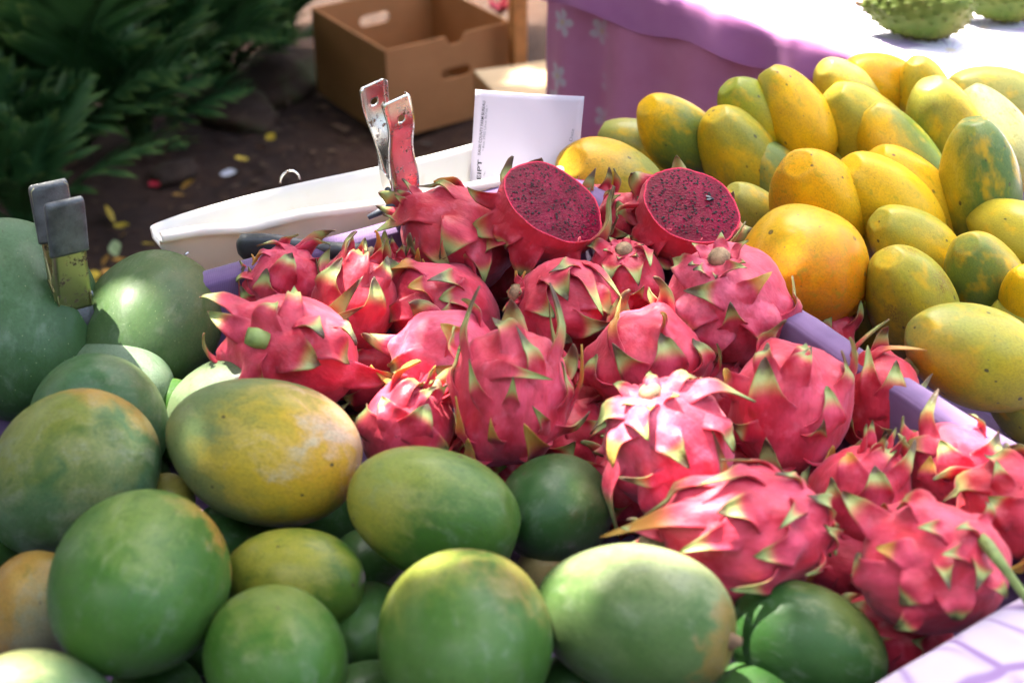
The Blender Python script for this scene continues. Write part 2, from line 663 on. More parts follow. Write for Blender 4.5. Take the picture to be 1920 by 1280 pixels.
def lathe_mesh(name, fn, nu=44, nv=56):
    """fn(t, phi) -> point, t from 0 at -X pole to 1 at +X pole"""
    vs = [fn(0, 0)]
    for i in range(1, nu):
        for j in range(nv):
            vs.append(fn(i / nu, 2 * math.pi * j / nv))
    vs.append(fn(1, 0))
    fs = []
    for j in range(nv):
        fs.append((0, 1 + (j + 1) % nv, 1 + j))
    for i in range(nu - 2):
        for j in range(nv):
            a = 1 + i * nv + j
            b = 1 + i * nv + (j + 1) % nv
            fs.append((a, b, b + nv, a + nv))
    last = len(vs) - 1
    o = 1 + (nu - 2) * nv
    for j in range(nv):
        fs.append((o + j, o + (j + 1) % nv, last))
    return new_mesh(name, vs, fs)

def mango_shape(W, ratio, seed):
    L = W * ratio
    e = 0.05 + 0.06 * ((seed * 37) % 10) / 10
    bend = 0.05 * W
    def fn(t, ph):
        th = math.pi * (1 - t)
        x = math.cos(th)
        s = math.sin(th) ** 0.96 if math.sin(th) > 0 else 0
        r = s * (1 + e * x)
        y = r * math.cos(ph)
        z = r * math.sin(ph) * 0.955
        p = Vector((x * L, y * W, z * W))
        p.z += bend * (x * x - 0.4)
        # shallow stem dimple
        if x > 0.93:
            p.x -= W * 0.06 * ((x - 0.93) / 0.07) ** 1.5
        n = mnoise.noise((x * 1.3 + seed * 3.1, y * 1.3, z * 1.3 + seed))
        n2 = mnoise.noise((x * 0.8 + seed, y * 0.8 + 5, z * 0.8))
        return p * (1 + 0.025 * n + 0.026 * n2)
    return lathe_mesh('skin', fn)

def local_dir(rot, basis, d):
    x, y, v = basis
    w = x * d[0] + y * d[1] + v * d[2]
    return (rot.transposed() @ w.normalized())

def fruit_material(name, W, ratio, base, base2, patches, bloom, lent, spots, rough, seed, streak=0.3, coat=0.08, scuff=0.0, freckle=False):
    """patches: (local direction, threshold, softness, colour, strength)"""
    t = NT(name)
    co = t.objco()
    nrm = t.vmath('MULTIPLY', co, (1 / (W * ratio), 1 / W, 1 / W))
    off = t.vmath('ADD', nrm, (seed * 1.37 % 17, seed * 2.11 % 13, seed * 0.71 % 11))
    n_big = t.noise(off, 1.1, 4, 0.55, 0.4)
    n_mid = t.noise(off, 3.2, 4, 0.6, 0.5)
    smear = t.noise(t.vmath('MULTIPLY', off, (1.3, 4.5, 2.4)), 1.5, 4, 0.6, 1.1)
    fine = t.noise(off, 28, 3, 0.6)
    c = t.mix(t.mapr(n_big, 0.32, 0.68), base, base2)
    for d, th, so, colr, st in patches:
        f = t.vmath('DOT_PRODUCT', nrm, tuple(d), out=1)
        f = t.math('ADD', f, t.math('MULTIPLY', t.math('SUBTRACT', n_mid, 0.5), 0.7 if freckle else 0.95))
        f = t.math('ADD', f, t.math('MULTIPLY', t.math('SUBTRACT', n_big, 0.5), 0.75))
        c = t.mix(t.math('MULTIPLY', t.mapr(f, th - so, th + so), st), c, colr if freckle else tuple(x * 0.78 for x in colr))
    if bloom > 0:
        b1 = t.mapr(t.math('ADD', t.math('MULTIPLY', smear, streak), t.math('MULTIPLY', n_mid, 1 - streak)), 0.50, 0.72)
        c = t.mix(t.math('MULTIPLY', b1, bloom * 0.75), c, (0.22, 0.26, 0.20))
    c = t.mix(t.mapr(fine, 0.35, 0.7, 0.0, 0.26), c, (0.03, 0.05, 0.02))
    if lent > 0:
        v = t.voro(off, 15)
        c = t.mix(t.mapr(v.outputs['Distance'], 0.04, 0.12, lent * 0.75, 0.0), c, (0.34, 0.38, 0.18))
    if spots > 0:
        v2 = t.voro(off, 4.6)
        vs = t.n('ShaderNodeSeparateColor')
        t.set(vs.inputs[0], v2.outputs['Color'])
        size = t.math('MULTIPLY', t.math('POWER', vs.outputs[1], 2.0), 0.17)
        f = t.mapr(t.math('SUBTRACT', v2.outputs['Distance'], t.math('ADD', size, 0.035)), -0.03, 0.035, 1.0, 0.0)
        f = t.math('MULTIPLY', f, t.math('LESS_THAN', vs.outputs[0], spots))
        ring = t.mapr(v2.outputs['Distance'], 0.0, 0.10, 0.5, 0.0)
        sc = t.mix(ring, (0.045, 0.038, 0.022), (0.30, 0.24, 0.16))
        c = t.mix(t.math('MULTIPLY', f, 0.85), c, sc)
        # short scratches
        v3 = t.voro(t.vmath('MULTIPLY', off, (0.7, 2.6, 1.6)), 3.1)
        s3 = t.n('ShaderNodeSeparateColor')
        t.set(s3.inputs[0], v3.outputs['Color'])
        g = t.math('MULTIPLY', t.mapr(v3.outputs['Distance'], 0.035, 0.075, 1.0, 0.0), t.math('LESS_THAN', s3.outputs[2], spots * 0.6))
        c = t.mix(t.math('MULTIPLY', g, 0.6), c, (0.06, 0.045, 0.022))
    if freckle:
        blot = t.noise(off, 5.5, 3, 0.6, 0.6)
        c = t.mix(t.mapr(blot, 0.55, 0.72, 0, 0.5), c, (0.22, 0.23, 0.015))
        c = t.mix(t.mapr(t.noise(off, 2.3, 3), 0.50, 0.72, 0, 0.5), c, (0.78, 0.42, 0.006))
        vf = t.voro(off, 9.5)
        sf = t.n('ShaderNodeSeparateColor')
        t.set(sf.inputs[0], vf.outputs['Color'])
        g = t.math('MULTIPLY', t.mapr(vf.outputs['Distance'], 0.04, 0.13, 0.75, 0.0), t.math('LESS_THAN', sf.outputs[0], 0.6))
        c = t.mix(g, c, (0.10, 0.11, 0.02))
    else:
        blot = t.noise(off, 4.2, 4, 0.65, 0.8)
        c = t.mix(t.mapr(blot, 0.54, 0.74, 0, 0.45), c, (0.028, 0.075, 0.012))
    if scuff > 0:
        sp = t.noise(off, 34, 2, 0.7)
        zone = t.mapr(t.noise(off, 1.9, 3, 0.6), 0.50, 0.66)
        c = t.mix(t.math('MULTIPLY', t.math('MULTIPLY', t.mapr(sp, 0.46, 0.56), zone), scuff), c, (0.20, 0.10, 0.025))
    rg = t.mapr(smear, 0.3, 0.7, rough - 0.07, rough + 0.12)
    h = t.math('ADD', t.math('MULTIPLY', n_mid, 1.0), t.math('MULTIPLY', fine, 0.22))
    return t.finish(t.bsdf(c, rg, t.bump(h, 0.22, W * 0.05), Coat_Weight=coat, Coat_Roughness=0.22, Specular_IOR_Level=0.14, Subsurface_Weight=0.06, Subsurface_Scale=0.01))

M_stem = plain('dry_stem', (0.17, 0.10, 0.05), 0.85, 0.35, 90, 0.5)

def add_fruit(name, me, mat, c, rot, label, cat, group):
    root = empty(name, c, rot)
    link('skin', me, root, mat)
    tag(root, label, cat, group)
    return root

G1 = (0.046, 0.150, 0.013)      # leaf green mango
G2 = (0.078, 0.185, 0.026)
GB = (0.072, 0.170, 0.048)      # bluish green
GD = (0.045, 0.120, 0.040)
YE = (0.560, 0.360, 0.012)
YG = (0.260, 0.270, 0.030)
OR = (0.620, 0.240, 0.020)
RD = (0.420, 0.130, 0.035)
WH = (0.46, 0.50, 0.34)

seedc = [0]
def mango(cx, cy, a, b, ang, toward, hz, label, base=G1, base2=G2, patches=(), bloom=0.4, lent=0.25, spots=0.15, rough=0.42, stem=False, ratio=1.38, name='mango'):
    seedc[0] += 1
    sd = seedc[0]
    c, d, W, ax, bs = place_axes(cx, cy, a, b, ang, ratio, hz, toward)
    rot = frame_x(ax, bs[2] + bs[1] * 0.4)
    pt = [(local_dir(rot, bs, p[0]), p[1], p[2], p[3], p[4]) for p in patches]
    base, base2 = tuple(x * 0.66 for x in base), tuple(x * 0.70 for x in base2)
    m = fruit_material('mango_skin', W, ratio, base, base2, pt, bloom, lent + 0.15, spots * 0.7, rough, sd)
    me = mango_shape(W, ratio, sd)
    root = add_fruit(name, me, m, c, rot, label, 'mango', 'mangos heaped in the tray')
    if stem:
        x0 = W * ratio * 0.94
        link('stem', tube_mesh('stem', [(x0 - 0.006, 0, 0), (x0 + 0.001, 0, 0), (x0 + 0.004, 0.0008, 0.0006), (x0 + 0.0065, 0.001, 0.001)], [0.0062, 0.0052, 0.0036, 0.0026], 10), root, M_stem)
    return root

def papaya_shape(W, ratio, seed, neck, rib):
    L = W * ratio
    r0 = random.Random(seed)
    ph0 = r0.random() * 6.28
    bend = (r0.random() - 0.5) * 0.10
    def fn(t, ph):
        th = math.pi * (1 - t)
        x = math.cos(th)
        s = max(0.0, math.sin(th))
        r = s ** (0.88)
        # neck: slimmer towards the stem end (+X)
        r *= 1 - neck * (0.5 + 0.5 * x) ** 1.6 + 0.02
        lob = math.cos(5 * (ph + ph0))
        r *= 1 + rib * lob * (0.35 + 0.65 * abs(x) ** 1.5)
        p = Vector((x * L, r * math.cos(ph) * W, r * math.sin(ph) * W))
        p.y += bend * W * (x * x - 0.4) * 2
        if x > 0.95:      # pinched stem scar
            p.x -= W * 0.07 * ((x - 0.95) / 0.05) ** 0.7
        if x < -0.95:
            p.x += W * 0.05 * ((-x - 0.95) / 0.05)
        n = mnoise.noise((x * 1.1 + seed * 2.3, r * math.cos(ph) * 1.2, r * math.sin(ph) * 1.2 + seed))
        return p * (1 + 0.03 * n)
    return lathe_mesh('skin', fn, 48, 60)

PY = (0.760, 0.440, 0.004)
PO = (0.780, 0.340, 0.004)
PYG = (0.500, 0.420, 0.008)
PG = (0.110, 0.195, 0.018)
PGD = (0.065, 0.150, 0.050)
PB = (0.24, 0.13, 0.02)

def papaya(cx, cy, a, b, ang, toward, hz, label, base=PY, base2=PYG, patches=(), spots=0.25, rough=0.40, neck=0.24, rib=0.028, ratio=1.68, bloom=0.10, scuff=0.0, stem=False):
    seedc[0] += 1
    sd = seedc[0]
    c, d, W, ax, bs = place_axes(cx, cy, a * 1.03, b * 1.10, ang, ratio, hz, toward)
    rot = frame_x(ax, bs[2] + bs[1] * 0.4)
    pt = [(local_dir(rot, bs, p[0]), p[1], p[2], p[3], p[4]) for p in patches]
    m = fruit_material('papaya_skin', W, ratio, base, base2, pt, bloom, 0.0, min(1, spots + 0.3), rough, sd, 0.3, 0.14, scuff, True)
    me = papaya_shape(W, ratio, sd, neck, rib)
    root = add_fruit('papaya', me, m, c, rot, label, 'papaya', 'papayas piled beside the tray')
    if stem:
        x0 = W * ratio * 0.955
        link('stem', tube_mesh('stem', [(x0 - 0.006, 0, 0), (x0 - 0.0015, 0, 0), (x0 + 0.0008, 0.0003, 0)], [0.0052, 0.0042, 0.0030], 9), root, M_stem)
    return root

# ------------------------------------------------------------------ dragon fruit
def dragon_material(name, pa, pb, red, trans, dry=0.0):
    t = NT(name)
    co = t.objco()
    tip = t.n('ShaderNodeAttribute', attribute_name='tip').outputs['Fac']
    edge = t.n('ShaderNodeAttribute', attribute_name='edge').outputs['Fac']
    rnd = t.n('ShaderNodeObjectInfo').outputs['Random']
    off = co
    n1 = t.noise(off, 34, 4, 0.6, 0.3)
    n2 = t.noise(off, 110, 3)
    c = t.mix(t.mapr(n1, 0.32, 0.68), pa, pb)
    c = t.mix(t.mapr(t.noise(off, 17, 2), 0.48, 0.72, 0.0, 0.55), c, red)
    c = t.mix(t.mapr(t.noise(t.vmath('MULTIPLY', off, (1, 1, 0.3)), 150, 3, 0.65), 0.42, 0.66, 0.0, 0.4), c, (0.34, 0.006, 0.020))
    c = t.mix(t.mapr(n2, 0.55, 0.75, 0.0, 0.22), c, (0.72, 0.20, 0.28))
    tp = t.math('ADD', tip, t.math('MULTIPLY', t.math('SUBTRACT', n1, 0.5), 0.16))
    tp = t.math('ADD', tp, t.math('MULTIPLY', t.math('SUBTRACT', rnd, 0.6), 0.22))
    tp = t.math('ADD', tp, t.math('MULTIPLY', edge, t.math('MULTIPLY', tip, 0.10)))
    f = t.mapr(tp, 0.53, 0.76)
    g = t.ramp(tp, [(0.54, (0.64, 0.20, 0.10)), (0.66, (0.52, 0.38, 0.11)), (0.76, (0.40, 0.45, 0.15)), (0.91, (0.23, 0.31, 0.08)), (0.975, (0.10, 0.07, 0.025)), (1.0, (0.05, 0.03, 0.015))])
    c = t.mix(f, c, g)
    wither = t.math('MULTIPLY', t.math('GREATER_THAN', rnd, 0.62), t.mapr(t.math('ADD', tip, t.math('MULTIPLY', t.noise(off, 90, 3), 0.3)), 0.86, 1.02))
    c = t.mix(t.math('MULTIPLY', wither, 0.9), c, (0.10, 0.055, 0.025))
    c = t.mix(t.math('MULTIPLY', t.mapr(edge, 0.5, 1.0, 0, 0.55), t.mapr(tip, 0.45, 0.7)), c, (0.20, 0.10, 0.03))
    warm = t.math('MULTIPLY', t.math('LESS_THAN', rnd, 0.14), t.mapr(tip, 0.5, 0.7))
    c = t.mix(t.math('MULTIPLY', warm, 0.75), c, (0.62, 0.30, 0.03))
    if dry:
        c = t.mix(t.mapr(t.noise(off, 60, 4), 0.4, 0.6, 0, dry), c, (0.22, 0.13, 0.06))
    ln = t.noise(t.vmath('MULTIPLY', off, (1, 1, 0.35)), 120, 3)
    nb = t.bump(t.math('ADD', t.math('MULTIPLY', n1, 0.8), t.math('MULTIPLY', ln, 0.55)), 0.55, 0.0032)
    p = t.bsdf(c, t.mapr(n1, 0.3, 0.7, 0.46, 0.60), nb, Specular_IOR_Level=0.5, Sheen_Weight=0.10, Sheen_Roughness=0.6, Subsurface_Weight=0.08, Subsurface_Scale=0.006)
    if trans:
        p = t.mixsh(t.mapr(tip, 0.25, 0.6, 0.0, trans), p, t.translucent(c, nb))
    return t.finish(p)

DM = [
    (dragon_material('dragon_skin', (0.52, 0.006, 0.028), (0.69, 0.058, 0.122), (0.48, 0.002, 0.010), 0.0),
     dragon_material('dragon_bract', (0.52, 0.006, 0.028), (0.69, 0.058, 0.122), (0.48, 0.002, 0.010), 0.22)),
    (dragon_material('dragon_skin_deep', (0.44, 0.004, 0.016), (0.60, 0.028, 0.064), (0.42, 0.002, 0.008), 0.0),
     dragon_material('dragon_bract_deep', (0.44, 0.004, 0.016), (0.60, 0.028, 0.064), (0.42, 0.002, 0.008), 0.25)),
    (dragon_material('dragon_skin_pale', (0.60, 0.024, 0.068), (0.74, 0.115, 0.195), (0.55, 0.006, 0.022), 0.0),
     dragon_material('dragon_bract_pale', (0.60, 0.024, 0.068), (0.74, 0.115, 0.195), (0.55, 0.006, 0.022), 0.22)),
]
M_dry = plain('dried_blossom', (0.30, 0.20, 0.11), 0.9, 0.5, 140, 0.6)
M_greenstem = plain('green_cactus_stem', (0.20, 0.26, 0.07), 0.6, 0.35, 60, 0.3)

WPROF_S = [0, .08, .2, .35, .5, .65, .8, .92, 1.0]
WPROF_W = [1.10, 1.08, 0.98, .77, .52, .34, .21, .115, .012]

class Relief:
    """radial relief of one fruit: lumps plus a swollen boss under every scale"""
    def __init__(self, A, seed, ridges, amp=0.10):
        self.A = np.array(A)
        self.seed = seed
        self.amp = amp
        if ridges:
            self.p = np.array([r[0] for r in ridges])
            self.q = np.array([r[1] for r in ridges]) - self.p
            self.l = (self.q ** 2).sum(1) + 1e-9
            self.w = np.array([r[2] for r in ridges])
        else:
            self.p = None

    def __call__(self, pt):
        d = pt / self.A
        d = d / (np.linalg.norm(d) + 1e-12)
        v = Vector(d)
        sd = self.seed
        k = 1 + 0.045 * mnoise.noise(v * 2.1 + Vector((sd * 1.7, 0, 0))) + 0.025 * (0.5 - abs(mnoise.noise(v * 3.6 + Vector((0, sd, 0))))) + 0.012 * mnoise.noise(v * 8 + Vector((sd, sd, 0)))
        k *= 1 - 0.10 * math.exp(-((1 - d[2]) / 0.03)) - 0.05 * math.exp(-((1 + d[2]) / 0.03))
        if self.p is not None:
            e = d - self.p
            t = np.clip((e * self.q).sum(1) / self.l, 0, 1)
            dd = ((e - self.q * t[:, None]) ** 2).sum(1)
            b = np.exp(-dd / (self.w ** 2)) * (0.45 + 0.55 * t)
            k += self.amp * b.max() + self.amp * 0.25 * (b.sum() - b.max())
        return k - self.amp * 0.35


def bract_mesh(ax3, P0, P3, hw, lift, seed, hug=0.62, th=0.0016, twist=0.0, rho=None, green=0.0):
    """a fleshy scale that grows out of the skin at P0 and ends in a free tip at P3 (body frame)"""
    r0 = random.Random(seed)
    A = np.array(ax3)
    def rad(p):
        return np.linalg.norm(p / A) / (rho(p) if rho else 1.0)
    def nor(p):
        g = p / (A * A)
        return g / np.linalg.norm(g)
    P0 = np.array(P0, float)
    P3 = np.array(P3, float)
    n0 = nor(P0)
    ch = P3 - P0
    Lc = np.linalg.norm(ch)
    t0 = ch - n0 * ch.dot(n0)
    t0 /= (np.linalg.norm(t0) + 1e-9)
    P1 = P0 + t0 * Lc * 0.42 + n0 * Lc * 0.06
    P2 = P0 + ch * 0.70 + n0 * lift * 0.35
    ns, nx = 15, 9
    S = np.linspace(0, 1, ns)
    line = []
    for s in S:
        p = (1 - s) ** 3 * P0 + 3 * (1 - s) ** 2 * s * P1 + 3 * (1 - s) * s * s * P2 + s ** 3 * P3
        k = 1 - smooth(hug - 0.25, hug + 0.1, s)
        r = rad(p)
        on = p / r
        lo = 1.0 + 0.012 + 0.05 * s
        if r < lo:
            p = p / r * lo
            r = lo
        p = p * (1 - k) + on * (1 + 0.02 + 0.02 * s) * k
        line.append(p)
    line = np.array(line)
    tang = np.gradient(line, axis=0)
    tang /= (np.linalg.norm(tang, axis=1)[:, None] + 1e-12)
    Wm = A.mean()
    top, bot, tipv, edgev = [], [], [], []
    curl = (r0.random() - 0.3) * 0.5
    wav = r0.random() * 6
    for i, s in enumerate(S):
        p = line[i]
        T = tang[i]
        N = nor(p)
        N = N - T * N.dot(T)
        if np.linalg.norm(N) < 0.2:
            # tip points straight out: keep the previous frame
            N = prevN - T * prevN.dot(T)
        N /= (np.linalg.norm(N) + 1e-9)
        prevN = N
        Bv = np.cross(T, N)
        a = twist * max(0, s - 0.5) * 2
        Bv, N = Bv * math.cos(a) + N * math.sin(a), N * math.cos(a) - Bv * math.sin(a)
        w = np.interp(s, WPROF_S, WPROF_W) * hw
        conf = 1 - smooth(hug - 0.22, hug + 0.12, s)
        for j in range(nx):
            x = -1 + 2 * j / (nx - 1)
            q = p + Bv * x * w
            # surface conforming version
            on = q / rad(q)
            puff = 0.035 * (1 - x * x) * smooth(0.0, 0.5, s) * min(1, hw / (0.5 * Wm))
            e = abs(x) ** 3
            h = -0.028 * (1 - smooth(0, 0.42, s)) + puff + e * (-0.045 * (1 - smooth(0.1, 0.5, s)) + 0.055 * smooth(0.3, 0.6, s)) + 0.022 * smooth(0.15, 0.55, s) + 0.02 * mnoise.noise((x * 1.5 + seed, s * 2.5, seed * 0.37)) * smooth(0.1, 0.4, s)
            qc = on * (1 + h)
            # free version: shallow gutter with a gently waved edge
            qf = q + N * (x * x * w * (0.45 + curl * s) + 0.06 * hw * math.sin(wav + s * 9 + x * 2.2) * abs(x) * smooth(0.3, 0.6, s))
            v = qc * conf + qf * (1 - conf)
            tk = th * (1.25 - 0.55 * s) * (1 - 0.55 * abs(x) ** 2)
            top.append(v + N * tk * 0.5)
            bot.append(v - N * tk * (0.5 + 1.2 * conf))
            tipv.append(min(1.0, s + green * math.sin(math.pi * s)))
            edgev.append(abs(x) ** 4)
    vs = top + bot
    n = len(top)
    fs = []
    for i in range(ns - 1):
        for j in range(nx - 1):
            a = i * nx + j
            fs.append((a, a + 1, a + nx + 1, a + nx))
            fs.append((n + a, n + a + nx, n + a + nx + 1, n + a + 1))
    for i in range(ns - 1):
        a = i * nx
        fs.append((a, a + nx, n + a + nx, n + a))
        a = i * nx + nx - 1
        fs.append((a, n + a, n + a + nx, a + nx))
    for j in range(nx - 1):
        fs.append((j, n + j, n + j + 1, j + 1))
        a = (ns - 1) * nx + j
        fs.append((a, a + 1, n + a + 1, n + a))
    return new_mesh('bract', vs, fs, attrs={'tip': tipv + tipv, 'edge': edgev + edgev})

def body_mesh(ax3, rho, cut=None):
    """lumpy ovoid; cut = local z above which the fruit is sliced away"""
    A = np.array(ax3)
    nu, nv = 46, 64
    vs = []
    th1 = math.pi if cut is None else math.acos(max(-1, min(1, -cut / A[2])))
    for i in range(nu + 1):
        th = max(1e-3, th1 * i / nu) if cut is not None else min(math.pi - 1e-3, max(1e-3, math.pi * i / nu))
        for j in range(nv):
            ph = 2 * math.pi * j / nv
            p = np.array((math.sin(th) * math.cos(ph) * A[0], math.sin(th) * math.sin(ph) * A[1], -math.cos(th) * A[2]))
            k = rho(p)
            if cut is not None:
                f = smooth(0.80, 1.0, i / nu)
                p = np.array((p[0] * k, p[1] * k, p[2] * (k * (1 - f) + f)))
            else:
                p = p * k
            vs.append(p)
    fs = []
    for i in range(nu):
        for j in range(nv):
            a, b = i * nv + j, i * nv + (j + 1) % nv
            fs.append((a, b, b + nv, a + nv))
    fs.append(tuple(range(nv))[::-1])
    if cut is None:
        fs.append(tuple(nu * nv + j for j in range(nv)))
    return new_mesh('body', vs, fs), vs[-nv:]

def hit_ellipsoid(o, d, A):
    o2 = Vector((o.x / A[0], o.y / A[1], o.z / A[2]))
    d2 = Vector((d.x / A[0], d.y / A[1], d.z / A[2]))
    a, b, c = d2.dot(d2), 2 * o2.dot(d2), o2.dot(o2) - 1
    disc = b * b - 4 * a * c
    if disc < 0:
        return None, o + d * (-b / (2 * a))
    return o + d * ((-b - math.sqrt(disc)) / (2 * a)), o + d * (-b / (2 * a))

def dragon(cx, cy, rb, axis, hz, label, bracts=(), tone=0, ratio=1.12, nub=None, crown=True, extra=12, cut=None, lift=0.24, extra_len=0.62, seed=None, width=1.5, stem=None, name='dragon_fruit', group='dragon fruits heaped in the tray'):
    seedc[0] += 1
    sd = seed or seedc[0]
    r0 = random.Random(sd * 13 + 1)
    c = at_z(cx, cy, hz)
    d = depth_of(c)
    W = rb * d / FPX
    v = (C0 - c).normalized()
    bx = CU.cross(v).normalized()
    by = v.cross(bx)
    aw = (bx * axis[0] + by * axis[1] + v * axis[2]).normalized()
    rot = frame_from_axis(aw)
    A = (W, W * 0.97, W * ratio)
    root = empty(name, c, rot)
    tag(root, label, 'dragon fruit', group)
    mb, ml = DM[tone]
    jobs = []
    rt = rot.transposed()
    ol = rt @ (C0 - c)
    used = []
    for k, bspec in enumerate(bracts):
        b_x, b_y, t_x, t_y, w = bspec[:5]
        lf = (bspec[5] if len(bspec) > 5 else lift) * (1.45 if w < 31 else 1.0)
        def loc_ray(px, py):
            r = ray(px, py)
            return rt @ r.normalized()
        s0, n0 = hit_ellipsoid(ol, loc_ray(b_x, b_y), A)
        if s0 is None:
            s0 = Vector(n0)
            k2 = math.sqrt((s0.x / A[0]) ** 2 + (s0.y / A[1]) ** 2 + (s0.z / A[2]) ** 2)
            s0 = s0 / k2
        if cut is not None and s0.z > cut * W - W * 0.16:
            # a scale of a sliced half starts below the cut
            zz = cut * W - W * 0.16
            f = math.sqrt(max(0.05, 1 - (zz / A[2]) ** 2)) / (math.hypot(s0.x / A[0], s0.y / A[1]) + 1e-6)
            s0 = Vector((s0.x * f, s0.y * f, zz))
        rt_ = loc_ray(t_x, t_y)
        s3, n3 = hit_ellipsoid(ol, rt_, A)
        if s3 is None:
            # free tip beyond the outline: a little in front of the body's middle depth
            tipp = n3 - rt_ * (W * 0.25)
        else:
            tipp = s3 - rt_ * (W * lf)
        tipp = tipp + (tipp - s0) * (0.06 + 0.16 * r0.random())
        narrow = w < 31
        hw = w * d / FPX * (1.55 if narrow else 1.25)
        hw = min(hw, W * 0.62)
        # start the scale a little further back so that it runs out of the skin
        back = (s0 - tipp).normalized() * (min(W * 0.75, max(hw * 0.7, (s0 - tipp).length * 0.75)) if narrow else hw * 0.7)
        st = s0 + back
        if cut is not None:
            st.z = min(st.z, cut * W - W * 0.2)
        kk = math.sqrt((st.x / A[0]) ** 2 + (st.y / A[1]) ** 2 + (st.z / A[2]) ** 2)
        st = st / kk
        jobs.append((st, tipp, hw, W * lf, sd * 100 + k, 0.46, 0.07 if narrow else 0.0))
        used.append(st.normalized())
        used.append(s0.normalized())
        used.append((s0 * 0.5 + tipp * 0.5).normalized())
    # the scales the eye does not single out: a spiral round the rest of the fruit
    ga = math.pi * (3 - math.sqrt(5))
    zmax = 0.80 if cut is None else (cut / ratio - 0.45)
    for k in range(extra):
        u = -0.80 + (zmax + 0.80) * (k + 0.5) / max(1, extra)
        ph = k * ga + sd
        s = math.sqrt(max(0, 1 - u * u))
        dr = Vector((s * math.cos(ph), s * math.sin(ph), u))
        if any(dr.angle(q) < 0.50 for q in used if q.length > 0):
            continue
        p0 = Vector((dr.x * A[0], dr.y * A[1], dr.z * A[2]))
        # along the meridian to the crown
        u2 = min(0.97, u + extra_len * (0.75 + 0.4 * r0.random()))
        if cut is not None:
            u2 = min(u2, cut / ratio - 0.02)
        s2 = math.sqrt(max(0, 1 - u2 * u2))
        ph2 = ph + (r0.random() - 0.5) * 0.8
        far = 1.16 + 0.26 * r0.random() + 0.25 * max(0, u)
        p3 = Vector((s2 * math.cos(ph2) * A[0], s2 * math.sin(ph2) * A[1], u2 * A[2])) * far
        jobs.append((p0, p3, W * (0.40 + 0.14 * r0.random()) * (1 - 0.3 * max(0, u)), W * 0.2, sd * 100 + 50 + k, 0.52, 0.08))
    ridges = []
    av = Vector(A)
    for (p0, p3, hw, lf, sdd, hg, gr) in jobs:
        p0, p3 = Vector(p0), Vector(p3)
        d0 = Vector((p0.x / A[0], p0.y / A[1], p0.z / A[2])).normalized()
        m = p0.lerp(p3, 0.52)
        d1 = Vector((m.x / A[0], m.y / A[1], m.z / A[2])).normalized()
        ridges.append((tuple(d0), tuple(d1), 0.10 + 0.42 * hw / W))
    rho = Relief(A, sd, ridges, 0.13 if cut is None else 0.06)
    me, rim = body_mesh(A, rho, None if cut is None else cut * W)
    link('body', me, root, mb)
    for (p0, p3, hw, lf, sdd, hg, gr) in jobs:
        link('bract', bract_mesh(A, p0, p3, hw, lf, sdd, hug=hg, rho=rho, green=gr), root, ml)
    if crown and cut is None:
        # short upright scales and the dried blossom in the crown
        for k in range(5):
            ph = k * 2 * math.pi / 5 + sd
            p0 = Vector((0.36 * A[0] * math.cos(ph), 0.36 * A[1] * math.sin(ph), 0.92 * A[2]))
            p3 = Vector((0.40 * A[0] * math.cos(ph + .2), 0.40 * A[1] * math.sin(ph + .2), A[2] * (1.22 + 0.2 * r0.random())))
            link('bract', bract_mesh(A, p0, p3, W * 0.17, W * 0.1, sd * 100 + 80 + k, hug=0.3), root, ml)
        pts = [(0, 0, A[2] * 0.85), (W * .03, 0, A[2] * 0.98), (W * .05, W * .04, A[2] * 1.08), (W * .02, W * .1, A[2] * 1.16)]
        link('dried_blossom', tube_mesh('dried_blossom', pts, [W * .14, W * .15, W * .10, W * .05], 9), root, M_dry)
    if nub:
        # cut stem stub at the -Z pole
        z = -A[2]
        pts = [(0, 0, z * 0.88), (0, 0, z * 0.99), (W * .02, 0, z * 1.06), (W * .03, 0.0, z * 1.10)]
        link('stem', tube_mesh('stem', pts, [W * .17 * nub, W * .20 * nub, W * .17 * nub, W * .12 * nub], 9), root, M_dry)
        for k in range(6):
            ph = k * 2 * math.pi / 6 + sd * 0.7
            p0 = Vector((0.16 * A[0] * math.cos(ph), 0.16 * A[1] * math.sin(ph), -0.96 * A[2]))
            p3 = Vector((0.50 * A[0] * math.cos(ph), 0.50 * A[1] * math.sin(ph), -0.99 * A[2] - W * 0.10 * r0.random()))
            link('bract', bract_mesh(A, p0, p3, W * 0.15, W * 0.08, sd * 100 + 90 + k, hug=0.4), root, ml)
    if stem:
        pts = []
        for (sx, sy, rr, lf) in stem:
            r = rt @ ray(sx, sy).normalized()
            s3, n3 = hit_ellipsoid(ol, r, A)
            pts.append((s3 if s3 is not None else n3) - r * (W * lf))
        link('stem', tube_mesh('stem', pts, [s[2] * d / FPX for s in stem], 9), root, M_greenstem)
    return root, A, rot, c, d, rim
